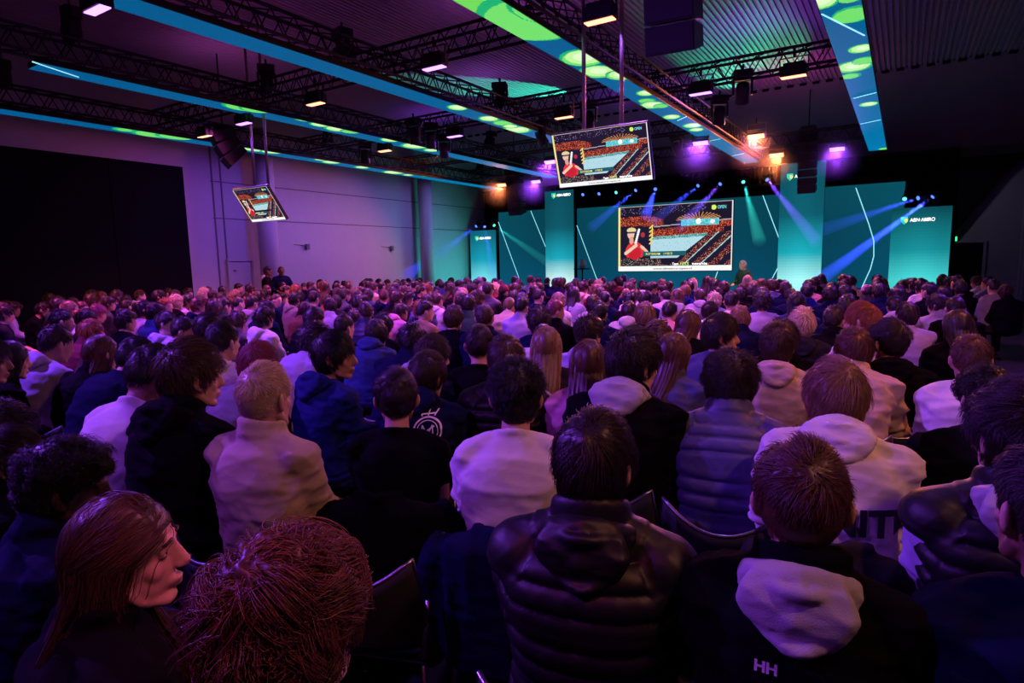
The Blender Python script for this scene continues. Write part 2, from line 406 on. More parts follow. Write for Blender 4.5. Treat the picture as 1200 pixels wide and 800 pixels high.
def hood_mesh(pose, lod, big=1.0, fur=False):
    key = ('hood', pose, lod, big, fur)
    if key in _hood: return _hood[key]
    J = skel(pose); nb, d2 = J['neck'], J['dirs'][2]; b = np.cross(d2, (1., 0, 0)); b = b if b[1] < 0 else -b      # b points backwards
    X = np.array((1., 0, 0)); m = MB()
    def P(x, back, up): return nb+X*x+b*back+d2*up
    # roll around the neck, open in front
    A = np.linspace(-.80*pi, .80*pi, 26)
    m.tube([P(.092*math.sin(a)*big, .026+.068*math.cos(a)*big, -.010+.034*(math.cos(a))) for a in A], [.019+.013*(math.cos(a)*.5+.5) for a in A], 12)
    # pouch hanging on the back, pointed at the bottom
    rings = []
    for up, w, dep, cb in ((.040, .075, .022, .088), (.012, .100, .030, .106), (-.022, .112, .032, .116), (-.058, .098, .029, .118), (-.092, .064, .023, .114), (-.118, .024, .012, .106)):
        t = np.arange(24)*2*pi/24; rings.append(P(0, cb, up)+np.outer(np.cos(t)*w*big, X)+np.outer(np.sin(t)*dep*big, b))
    m.loft(rings)
    # raised edges of the folded opening: outer hem and an inner fold, both U-shaped
    for o, r, lo, wx in ((0, .0150, -.100, .108), (.026, .0135, -.050, .098), (.046, .0125, -.004, .084)):
        a = np.linspace(-1, 1, 21)
        m.tube([P(wx*q*big+.006*math.sin(5*q+lo*40), .062+(.082-o*.12)*(1-q*q)*big, .004+lo*(1-q*q)**.7+o*.3) for q in a], [r*(1.1-.75*abs(q)**3) for q in a], 9)
    me = voxel(m, (.0062, .0075, .013, .022)[lod], (6, 5, 3, 2)[lod], 'hood')
    v, n = get_vn(me); di = .011*SinNoise(24, 7, 21, (.6, 1, 1.4)).ridge(v)+.008*SinNoise(46, 7, 22, (.7, 1, 1.3)).ridge(v)
    if fur: di += .012*SinNoise(170, 14, 23).ridge(v)
    set_v(me, v+n*di[:, None]); _hood[key] = me; return me
_leg = {}
def trousers_mesh(pose, lod):
    st = pose == 'stand'; key = (st, lod)
    if key in _leg: return _leg[key]
    J = skel('stand' if st else 'up'); m = MB()
    c = J['spine'][0]; m.ell(c+np.array((0, .0, -.005)), (.180, .145, .108) if not st else (.165, .125, .12), 20, 12)
    for k in 'LR':
        H, K, A = J['H'+k], J['K'+k], J['A'+k]
        m.tube([H, H*.5+K*.5, K], [.100, .092, .076], 18); m.ell(K, (.076,)*3, 14, 10); m.tube([K, K*.5+A*.5, A+np.array((0, 0, .02))], [.074, .070, .060], 16)
    me = voxel(m, (.012, .013, .018, .03)[lod], 4, 'trousers'); v, n = get_vn(me)
    set_v(me, v+n*(.010*SinNoise(26, 8, 31, (1, .7, 1)).ridge(v))[:, None]); _leg[key] = me; return me
_shoe = {}
def shoe_mesh(pose, k, lod):
    st = pose == 'stand'; key = (st, k, lod > 1)
    if key in _shoe: return _shoe[key]
    A = skel('stand' if st else 'up')['A'+k]; m = MB()
    O = lambda y, z: A+np.array((0, y, z))
    def sec(y, w, h): t = np.arange(14)*2*pi/14; return np.stack([A[0]+np.cos(t)*w, np.full(14, A[1]+y), np.maximum(.004, h*.5+np.sin(t)*h*.5)], 1)
    m.loft([sec(-.075, .022, .06), sec(-.065, .036, .10), sec(-.01, .042, .115), sec(.06, .046, .085), (sec(.13, .050, .062)), sec(.175, .042, .05), sec(.195, .018, .03)])
    m.box((A[0], A[1]+.06, .012), (.098, .262, .024))
    me = m.mesh('shoe', True); _shoe[key] = me; return me
# ------------------------------------------------------------------ hair
HC0, HR = np.array((0, -.012, .004)), np.array((.0765, .0975, .1125))
HST = {  # top, side thickness, nape reach, fringe drop, ears covered
    'buzz': (.006, .004, .0, 0, 0), 'short': (.020, .007, .0, 0, 0), 'crop': (.026, .007, .0, .06, 0), 'medium': (.026, .015, .06, .10, .6), 'messy': (.034, .014, .03, .08, .3),
    'curly': (.040, .019, .02, .05, .4), 'afro': (.034, .017, 0, 0, 0), 'bowl': (.026, .018, .05, .22, .7), 'long': (.020, .016, .2, .08, 1), 'quiff': (.036, .008, .0, 0, 0), 'bigcurl': (.032, .019, .08, .06, 1), 'curltop': (.038, .007, 0, .04, 0), 'fringe': (.028, .014, .02, .20, .4)}
_fy = np.array([-1, -.6, -.35, -.18, -.05, .12, .22, .35, .55, .75, 1.0]); _fz = np.array([-.66, -.62, -.45, -.16, .14, .12, .02, .22, .38, .47, .50]); _fe = np.array([0, 0, .02, .18, .42, .38, .20, .10, 0, 0, 0])
def rsk(d): return 1/np.sqrt(((d/HR)**2).sum(1))
def hmask(d, style, soft=.07):
    t, s, nape, fr, ear = HST[style]; f = np.interp(d[:, 1], _fy, _fz)-ear*np.interp(d[:, 1], _fy, _fe); f = f-fr*sst(.3, .8, d[:, 1])-nape*sst(.1, -.4, d[:, 1])
    return sst(f-soft, f+soft, d[:, 2])
def hthick(d, style):
    t, s, nape, fr, ear = HST[style]; w = sst(.10, .80, d[:, 2]); k = s+(t-s)*w
    if style == 'quiff': k = k+.030*sst(.2, .8, d[:, 1])*w
    if style in ('crop', 'short', 'quiff', 'buzz', 'afro', 'curltop'): k = k*(.25+.75*sst(-.70, -.05, d[:, 2]))
    return k
_cap = {}
def hair_mesh(style, lod, seed=0):
    key = (style, lod, seed)
    if key in _cap: return _cap[key]
    n, mm = ((112, 64), (84, 48), (48, 28), (28, 16))[lod]
    a = np.arange(1, mm)*pi/mm; b = np.arange(n)*2*pi/n
    V = [np.array([[0, 0, 1.]])]+[np.stack([math.sin(q)*np.cos(b), math.sin(q)*np.sin(b), np.full(n, math.cos(q))], 1) for q in a]+[np.array([[0, 0, -1.]])]
    d = np.concatenate(V); tmp = MB().ell((0, 0, 0), (1, 1, 1), n, mm); F = tmp.f
    mk = hmask(d, style); th = hthick(d, style); r0 = rsk(d)
    W = np.array((.18, -.52, .83)); W /= np.linalg.norm(W)      # crown whorl
    az = np.arctan2(d @ np.cross(W, (1., 0, 0)), d @ np.array((1., 0, 0))); rr = np.arccos(np.clip(d @ W, -1, 1))
    r = np.random.default_rng(seed+5)
    if style in ('curly', 'afro', 'bigcurl', 'curltop'):
        f = 62 if style == 'afro' else 40 if style in ('curly', 'curltop') else 26
        nz = .55*SinNoise(f, 16, seed+1).ridge(d*.5)*2.2+.35*SinNoise(f*2, 14, seed+2)(d*.4)*.6
    else:
        ph = r.uniform(0, 6, 6); fr = r.integers(5, 26, 6)
        nz = sum(np.sin(az*fr[i]+ph[i]+rr*r.uniform(-3, 3)) for i in range(6))/4.2*sst(.05, .5, rr)
        nz = nz*.3+.25*SinNoise(9, 8, seed+3)(d)+ (.30*SinNoise(24, 10, seed+4).ridge(d)*2 if style in ('messy', 'quiff', 'crop', 'fringe') else 0)
    kf = .55
    rad = r0*.86*(1-mk)+mk*(r0+.003+th*(kf+.5*nz))
    P = HC0+d*rad[:, None]
    m = MB().add(P, F)
    if style == 'long':
        rings = []
        for z, rx, ry, cyy in ((.050, .066, .070, -.022), (.0, .080, .064, -.042), (-.06, .084, .048, -.066), (-.12, .088, .040, -.092), (-.18, .092, .036, -.124), (-.25, .088, .032, -.158), (-.32, .072, .026, -.182), (-.40, .026, .012, -.196)):
            t = np.arange(96)*2*pi/96; rag = 1+.05*np.sin(t*9+z*6+seed)+.05*np.sin(t*23-z*9)+.04*np.sin(t*41+z*14)
            rings.append(np.stack([np.cos(t)*rx*rag, cyy+np.sin(t)*ry*rag, z+.012*np.sin(t*7+seed)], 1))
        m.loft(rings)
    me = m.mesh('hair', True); _cap[key] = me; return me
_str = {}
def strand_curves(style, n, K=9, seed=0, rad=.0011, wave=1.0):
    key = (style, n, seed)
    if key in _str: return _str[key]
    r = np.random.default_rng(seed+77)
    d = r.normal(size=(n*4, 3)); d /= np.linalg.norm(d, axis=1)[:, None]
    if style == 'long':
        d = d[(hmask(d, style) > .5)][:n]
    else: d = d[hmask(d, style) > .45][:n]
    n = len(d); W = np.array((.18, -.52, .83)) if style != 'long' else np.array((0, .25, .97)); W /= np.linalg.norm(W)
    th = hthick(d, style)*r.uniform(.65, 1.22, n)
    L = {'buzz': .01, 'short': .035, 'crop': .050, 'medium': .085, 'messy': .075, 'curly': .06, 'afro': .03, 'bowl': .095, 'long': .64, 'quiff': .06, 'bigcurl': .11, 'fringe': .085, 'curltop': .045}[style]*r.uniform(.7, 1.2, n)
    L *= (.45+.55*sst(-.3, .4, d[:, 2])) if style in ('short', 'crop', 'quiff') else 1
    NCL = 220 if style in ('curly', 'afro', 'curltop', 'bigcurl') else 110
    if style not in ('long', 'bowl', 'fringe'): L = L*(1-.50*sst(.15, .7, d[:, 1]))
    clump = r.normal(size=(NCL, 3)); clump /= np.linalg.norm(clump, axis=1)[:, None]; ci = (d @ clump.T).argmax(1)
    cj = r.normal(size=(NCL, 3))*.45; cph = r.uniform(0, 6.28, (NCL, 3)); cth = r.uniform(.62, 1.32, NCL)
    P = np.zeros((n, K, 3)); cur = d.copy(); down = np.zeros(n, bool)
    pos = HC0+d*(rsk(d)*.985)[:, None]; P[:, 0] = pos
    ph = cph[ci]+r.normal(size=(n, 3))*(.12 if style == 'bigcurl' else .3); th = th*cth[ci]; side = np.sign(d[:, 0]+1e-6)
    for k in range(1, K):
        s = k/(K-1); st = L/(K-1)
        t = cur*(cur @ W)[:, None]-W; t /= np.linalg.norm(t, axis=1)[:, None]+1e-6
        if style == 'long':                          # parted in the middle, falling to the sides and back
            t = np.stack([side*.75*(1-sst(.4, .9, np.abs(cur[:, 0]))), -.35-.9*sst(.3, .7, d[:, 1]), -.8*np.ones(n)], 1)
        t = t+(r.normal(size=(n, 3))*1.8*np.exp(-(np.arccos(np.clip(d @ W, -1, 1))/.5)**2)[:, None] if k == 1 else 0)
        if style not in ('long', 'bigcurl', 'afro'): t = t+np.stack([0*side, .9*sst(.25, .8, cur[:, 2]), 0*side], 1)
        t = t+cj[ci]*(1.1 if style == 'bigcurl' else .5 if style not in ('long', 'bowl') else .12)+r.normal(size=(n, 3))*(.10 if style != 'messy' else .2)
        t -= cur*(t*cur).sum(1)[:, None]; t /= np.linalg.norm(t, axis=1)[:, None]+1e-6
        nd = cur+t*(st/.105)[:, None]; nd /= np.linalg.norm(nd, axis=1)[:, None]
        h = th*((.50 if style != 'long' else .55)+.55*s**.7)
        np_ = HC0+nd*(rsk(nd)+h)[:, None]
        if style == 'long':
            fall = down | (nd[:, 2] < -.12)
            q = P[:, k-1].copy(); q[:, 2] -= st; q[:, :2] += r.normal(size=(n, 2))*.0022
            front = (np.abs(d[:, 0]) > .35) & (d[:, 1] > .12)
            ty = np.where(front, np.interp(-q[:, 2], [0, .08, .16, .26, .45], [-.015, .0, .045, .100, .115]), np.interp(-q[:, 2], [0, .06, .12, .18, .25, .32, .45], [-.075, -.090, -.122, -.158, -.190, -.208, -.215]))
            ty = ty+np.where(front, 1, -1)*(th-.016)*.8
            q[:, 1] += (ty-q[:, 1])*np.where(front | (q[:, 1] < -.06) | (q[:, 2] < -.10), .35, .10)
            q[:, 0] = np.where(front, q[:, 0]+(side*.082-q[:, 0])*.15, np.clip(q[:, 0], -.098, .098))
            np_ = np.where(fall[:, None], q, np_); down = fall
        cur = nd
        if style in ('curly', 'bigcurl', 'afro', 'curltop'):
            a = {'curly': .008, 'bigcurl': .011, 'afro': .005, 'curltop': .007}[style]*wave; w = {'curly': 8, 'bigcurl': 6.5, 'afro': 12, 'curltop': 8}[style]
            np_ = np_+a*np.sin(w*s+ph)*min(1, s*2)
        P[:, k] = np_
    hc = bpy.data.hair_curves.new('hair_strands'); hc.add_curves([K]*n)
    hc.attributes['position'].data.foreach_set('vector', P.astype(np.float32).ravel())
    ra = hc.attributes.get('radius') or hc.attributes.new('radius', 'FLOAT', 'POINT')
    ra.data.foreach_set('value', np.tile(np.linspace(rad, rad*.45, K), n).astype(np.float32))
    _str[key] = hc; return hc
# ------------------------------------------------------------------ room shell
XL, XR, YB, YF, ZC = -15.4, 3.1, 24.8, -4.0, 6.2
m_floor = mat('floor vinyl', (.035, .032, .04), .32, noise=.35, nscale=3, bump=.05, bscale=60)
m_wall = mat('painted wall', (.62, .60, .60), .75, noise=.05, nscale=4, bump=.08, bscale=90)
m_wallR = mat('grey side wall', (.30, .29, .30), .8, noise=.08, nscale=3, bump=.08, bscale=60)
m_black = mat('black molton cloth', (.006, .006, .008), .95, noise=.3, nscale=8, bump=.3, bscale=120, spec=.1)
m_part = mat('black partition', (.010, .009, .013), .9, noise=.2, nscale=2, spec=.03)
m_metal = mat('black painted metal', (.012, .012, .014), .45, .3, noise=.2, nscale=40)
m_chrome = mat('chrome tube', (.30, .30, .33), .30, 1, noise=.05, nscale=60)
m_steel = mat('brushed steel pole', (.42, .38, .36), .35, 1, noise=.15, nscale=50)
m_white = mat('white lettering', (.9, .9, .9), .5, noise=.02, emit=(1, 1, 1), estr=1.6)
# ceiling panels: ribbed sheet running along the hall
def ceil_mat():
    m = bpy.data.materials.new('ribbed ceiling'); m.use_nodes = True; nt = m.node_tree; b = nt.nodes['Principled BSDF']
    b.inputs['Roughness'].default_value = .7
    tc = nt.nodes.new('ShaderNodeTexCoord')
    n = nt.nodes.new('ShaderNodeTexNoise'); n.inputs['Scale'].default_value = .7
    nt.links.new(tc.outputs['Object'], n.inputs['Vector'])
    r = nt.nodes.new('ShaderNodeMix'); r.data_type = 'RGBA'; r.inputs['A'].default_value = (.30, .26, .29, 1); r.inputs['B'].default_value = (.40, .36, .39, 1)
    nt.links.new(n.outputs['Fac'], r.inputs['Factor']); nt.links.new(r.outputs['Result'], b.inputs['Base Color'])
    return m
m_ceil = ceil_mat()
m_soffit = mat('smooth soffit', (.24, .22, .24), .7, noise=.1, nscale=2)

fl = MB().box(((XL+XR)/2, (YF+YB)/2, -.05), (XR-XL+.6, YB-YF+.6, .1))
struct('floor', fl, m_floor, 'dark polished vinyl floor of the hall')
# ceiling with real ribs (a corrugated sheet)
c = MB(); pitch, rib = .105, .050
poly = []
x = XL-.3
while x < XR+.3:
    poly += [(x, ZC), (x+rib, ZC), (x+rib+.008, ZC+.028), (x+pitch-.008, ZC+.028)]; x += pitch
poly += [(x, ZC), (x, ZC+.25), (XL-.3, ZC+.25)]
n = len(poly); V = [(a, YF-.3, b) for a, b in poly]+[(a, 18.5, b) for a, b in poly]
c.add(V, [(i, n+i, n+i+1, i+1) for i in range(n-1)]+[(n-1, 2*n-1, n, 0)])
struct('ceiling', c, m_ceil, 'ribbed dark ceiling above the lighting trusses')
so = MB(); so.prism([(18.5, ZC), (22.3, 4.66), (25.1, 4.66), (25.1, ZC+.25), (18.5, ZC+.25)], XL-.3, XR+.3, 'yz')
struct('ceiling_soffit', so, m_soffit, 'smooth sloping soffit above the stage')
ed = MB()
for k in range(60): ed.box((XL+.2+k*.31, 18.47, ZC-.03), (.16, .05, .06))
struct('trim_1', ed, m_black, 'row of dark grille slots where ribbed ceiling meets the soffit')
# left wall
wl = MB().box((XL-.15, (YF+YB)/2, ZC/2), (.3, YB-YF+.6, ZC))
struct('wall_left', wl, m_wall, 'pale left side wall lit lilac')
m_seam = mat('dark seam', (.20, .19, .21), .8, noise=.1)
s = MB()
for Y in (9.75, 10.0): s.box((XL+.004, Y, 2.6), (.03, .035, 5.2))
for z in (3.95, 3.0): s.box((XL+.004, 17, z), (.02, 14.6, .025))
struct('trim_2', s, m_seam, 'dark panel seams on the pale left wall')
pt = MB().box((XL+.06, 2.6, 2.1), (.2, 12.6, 4.2))
for Y in (-1.2, 1.8, 4.8, 7.2): pt.box((XL+.165, Y, 2.1), (.02, .03, 4.2))
struct('wall_left_partition', pt, m_part, 'tall black folding partition along the left wall')
for i, (px, rr) in enumerate(((313, .26), (499, .25))):
    p = at_X(px, 260, XL+.45)
    cm = MB().lathe([(rr, 0), (rr, 5.4)], (XL+.45, p[1], 0), 32)
    struct('wall_column', cm.mesh('wall_column', True), m_wall, 'round pale column by the left wall, ' + ('behind the two standing men' if i == 0 else 'nearest the stage'))
# door in left wall + little wall boxes
pd = at_X(268, 322, XL); pe = at_X(293, 322, XL)
d = MB(); w = pe[1]-pd[1]
d.box((XL+.03, (pd[1]+pe[1])/2, .95), (.06, w, 1.85))
dr = struct('door_1', d, m_wall, 'pale door in the left wall')
f = MB(); f.box((XL+.05, (pd[1]+pe[1])/2, 1.9), (.10, w+.12, .06))
for Y in (pd[1]-.03, pe[1]+.03): f.box((XL+.05, Y, .95), (.08, .05, 1.85))
obj('door_frame', f, m_wall, dr)
obj('door_sign', MB().lathe([(.05, -.008), (.05, .008)], (XL+.07, pd[1]+.25*w, 1.62), 16, None), mat('red sign', (.5, .03, .02), .4), dr)
for i, (px, py) in enumerate(((359, 289), (458, 291))):
    p = at_X(px, py, XL)
    b = thing('wall_socket_box', 'small dark socket box on the left wall ' + ('nearer the standing men' if i == 0 else 'nearer the second column'), 'socket', (XL, p[1], p[2]))
    obj('box_body', MB().bbox((.05, 0, 0), (.1, .12, .16), .01), m_seam, b)
    obj('conduit', MB().tube([(.03, -.06, .05), (.03, -.45, .07)], .012, 8), m_wall, b)
# back wall, right wall, dark masking drape, slanted black sheet
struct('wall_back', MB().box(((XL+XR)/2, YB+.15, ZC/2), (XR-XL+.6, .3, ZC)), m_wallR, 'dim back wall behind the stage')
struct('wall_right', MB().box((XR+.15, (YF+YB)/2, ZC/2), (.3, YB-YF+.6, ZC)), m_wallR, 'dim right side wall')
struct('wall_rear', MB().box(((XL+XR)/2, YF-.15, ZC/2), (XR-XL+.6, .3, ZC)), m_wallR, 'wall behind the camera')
pl = MB()
for k in range(4): pl.lathe([(.045, 0), (.045, 6.2)], (XR-.06, 24.6-k*.12-(k > 1)*.5, 0), 12)
struct('trim_3', pl, m_wallR, 'vertical pipes in the far right corner')
def pleat(x0, x1, y, z0, z1, amp=.05, per=.22, cut=None):
    m = MB(); n = int((x1-x0)/per*6); r = []
    xs = np.linspace(x0, x1, n)
    for z in np.linspace(z0, z1, 5):
        yy = y+amp*np.sin(xs*2*pi/per)+amp*.5*np.sin(xs*2*pi/per*.37+1)
        r.append(np.stack([xs, yy, np.full(n, z)], 1))
    V = np.concatenate(r+[q+np.array([0, .03, 0]) for q in r]); F = []
    for k in (0, 5):
        for i in range(4):
            for j in range(n-1):
                a = (k+i)*n+j; F.append((a, a+1, a+n+1, a+n))
    m.add(V, F); return m
dp = thing('black_drape', 'long black pleated drape hanging behind the lit stage panels', 'curtain', (0, 0, 0))
obj('drape_cloth', pleat(XL+.05, 1.22, 22.1, .02, 4.62).mesh('drape_cloth', True), m_black, dp)
obj('drape_rail', MB().tube([(XL+.05, 22.1, 4.64), (1.22, 22.1, 4.64)], .03, 10), m_metal, dp)
dg_ = thing('slanted_black_sheet', 'flat black sheet with slanted lower edge beside the exit door', 'curtain', (0, 0, 0))  # flat black sheet, lower edge slanted, against the back wall
me = MB(); me.prism([(1.05, 4.64), (3.05, 4.64), (2.45, 4.05), (1.75, 2.95), (1.28, 2.25), (1.05, 2.2)], YB-.35, YB-.25, 'xz')
obj('drape_cloth', me, m_black, dg_)
# exit door in the back wall
dd = struct('door_2', MB().box((1.68, YB-.02, .98), (.86, .08, 1.96)), m_part, 'dark exit door at the far right of the stage')
f = MB()
for xx in (1.21, 2.15): f.box((xx, YB-.04, 1.0), (.08, .12, 2.0))
f.box((1.68, YB-.04, 2.03), (1.02, .12, .07)); obj('door_frame', f, m_wallR, dd)
obj('door_handle', MB().tube([(1.98, YB-.1, 1.0), (1.98, YB-.1, 1.16)], .012, 8), m_steel, dd)
ex = thing('exit_sign', 'small green lit exit sign above the dark door', 'sign', (1.30, YB-.1, 2.13))
obj('housing', MB().bbox((0, .04, 0), (.26, .06, .17), .01), m_metal, ex)
obj('lit_face', MB().box((0, .004, 0), (.23, .012, .14)), mat('green sign light', (.02, .4, .1), .4, noise=0, emit=(.02, 1, .22), estr=1.5), ex)

# ------------------------------------------------------------------ stage
st = MB().bbox((-7.0, 20.2, .2), (16.6, 3.0, .4), .01)
st_o = struct('stage_floor', st, m_black, 'low black stage platform')
YS = 21.0
def led_panel(name, label, x0, x1, z0, z1, y, fn, res=12, thick=.12, strength=1.0):
    """a free-standing LED wall: black cabinet with a lit picture on its front"""
    t = thing(name, label, 'stage panel', ((x0+x1)/2, y, z0), group='lit stage panels')
    w, h = x1-x0, z1-z0
    obj('cabinet', MB().bbox((0, thick/2+.004, h/2), (w, thick, h), .006), m_metal, t)
    nu, nv = max(8, int(w*res)), max(8, int(h*res))
    U, V = np.meshgrid((np.arange(nu)+.5)/nu, (np.arange(nv)+.5)/nv)
    me = grid_mesh('lit_face', (-w/2, 0, 0), (w, 0, 0), (0, 0, h), nu, nv, fn(U, V, x0+U*w, z0+V*h))
    obj('lit_face', me, led_mat(name+' light', strength), t)
    return t
def lerp3(stops, t):
    xs = [s[0] for s in stops]; return np.stack([np.interp(t, xs, [s[1][k] for s in stops]) for k in range(3)], -1)
def f_wall(U, V, X, Z):
    base = lerp3([(0, (.002, .070, .135)), (.5, (.002, .056, .100)), (1, (.002, .060, .090))], V)
    return base*(1+.16*np.sin(X*.8+Z*.4))[..., None]
def f_col(top, mid, bot):
    def g(U, V, X, Z):
        c = lerp3([(0, bot), ((.95-.42)/(Z.max()-.42), bot), ((1.75-.42)/(Z.max()-.42), mid), ((2.9-.42)/max(2.49, Z.max()-.42), top), (1.001, tuple(k*.8 for k in top))], V)
        return c*(1-.10*np.cos(U*2*pi))[..., None]
    return g
PANELS = {}
wallname = 'teal_stage_panel'
P1 = led_panel(wallname, 'teal lit stage wall panel left of the narrow tall column with logo', -13.88, -11.58, .42, 3.66, YS, f_wall)
P2 = led_panel(wallname, 'wide teal lit stage wall panel carrying the big screen', -10.38, -3.30, .42, 3.60, YS, f_wall)
P3 = led_panel(wallname, 'teal lit stage wall panel with the bent white line', -2.12, -.08, .42, 3.72, YS, f_wall)
cA = led_panel('bright_stage_column', 'low glowing cyan column at the left end of the stage', -15.14, -13.87, .42, 2.97, YS-.25, f_col((.004, .10, .16), (.008, .30, .42), (.16, .68, .74)))
cB = led_panel('bright_stage_column', 'tall glowing cyan column behind the hanging screen, white at its foot', -11.60, -10.39, .42, 4.28, YS-.25, f_col((.004, .085, .12), (.01, .34, .44), (.55, .85, .85)))
cC = led_panel('bright_stage_column', 'tallest glowing cyan column right of the big screen', -3.33, -2.10, .42, 4.47, YS-.25, f_col((.004, .10, .14), (.01, .38, .46), (.35, .85, .85)))
cD = led_panel('bright_stage_column', 'low glowing cyan column at the right end of the stage', -.36, 1.04, .42, 2.96, YS-.25, f_col((.003, .060, .080), (.008, .25, .29), (.06, .62, .62)))
m_line = mat('pale light line', (.3, .8, .9), .4, noise=0, emit=(.35, .9, 1), estr=.9)
def light_line(pts, parent, px_y):
    """thin bright line drawn on a panel: px points pushed onto the panel face"""
    P = [at_Y(x, y, px_y-.012)-np.array(parent.location) for x, y in pts]
    q = MB()
    for a, b in zip(P[:-1], P[1:]): q.tube([a, b], .013, 6)
    obj('light_line', q, m_line, parent)
light_line([(584, 260), (612, 336)], P1, YS); light_line([(622, 247), (643, 298)], P1, YS)
light_line([(676, 264), (702, 334)], P2, YS); light_line([(894, 229), (917, 290)], P2, YS); light_line([(914, 309), (905, 326)], P2, YS); light_line([(841, 318), (837, 329)], P2, YS)
light_line([(1003, 220), (1018, 262), (1024, 282), (1024, 300), (1020, 315), (1010, 337)], P3, YS)
m_shield = mat('shield teal', (.02, .5, .45), .4, noise=0, emit=(.02, .55, .45), estr=1); m_shield2 = mat('shield yellow', (.8, .8, .1), .4, noise=0, emit=(.75, .85, .15), estr=1)
def logo(parent, px, py, wid, y):
    p = at_Y(px, py, y-.27)-np.array(parent.location)
    h = wid*.24
    sh = [(0, h*.5), (h*.9, h*.5), (h*.9, -h*.1), (h*.45, -h*.62), (0, -h*.1)]
    a = MB().prism([(p[0]+u, p[2]+v) for u, v in sh], -.012, -.002); e = obj('emblem', a, m_shield, parent)
    b = MB().prism([(p[0]+h*.45+u*.5, p[2]-h*.05+v*.55) for u, v in sh], -.02, -.012); obj('emblem_half', b, m_shield2, e)
    t = text_mesh('ABN·AMRO', h*.72, .003, bold=.004*h)
    ws = max(v.co.x for v in t.vertices); o = obj('lettering', t, m_white, parent, (p[0]+h*1.15, -.012, p[2]-h*.22), (pi/2, 0, 0), ((wid-h*1.15)/ws, 1, 1))
logo(cA, 556.5, 279.5, .78, YS); logo(cB, 646, 229.5, .80, YS); logo(cC, 922, 207.5, .80, YS); logo(cD, 1055.5, 258.5, .80, YS)
# high table with a white jug in front of the panels
tb = thing('bar_table', 'small round high table on the stage left of the big screen', 'table', (-9.35, 19.3, .4))
obj('table_top', MB().lathe([(.0, .98), (.30, .98), (.30, 1.02), (0, 1.02)], n=24), m_metal, tb)
obj('table_stem', MB().lathe([(.03, .03), (.03, .98)], n=12), m_metal, tb)
obj('table_foot', MB().lathe([(.26, 0), (.24, .03), (.03, .05)], n=24), m_metal, tb)
p = at_Y(701, 308, 19.3)
jg = thing('water_jug', 'pale jug standing on the small high stage table', 'jug', (-9.35, 19.3, 1.42))
obj('jug_body', MB().lathe([(0, 0), (.085, 0), (.10, .12), (.075, .25), (.08, .30), (.06, .30), (0, .28)], n=20).mesh('jug_body', True), mat('pale ceramic', (.75, .75, .72), .3), jg)
obj('jug_handle', MB().tube([(.07, 0, .26), (.14, 0, .24), (.15, 0, .14), (.09, 0, .08)], .012, 8), mat('pale ceramic', (.75, .75, .72)), jg)

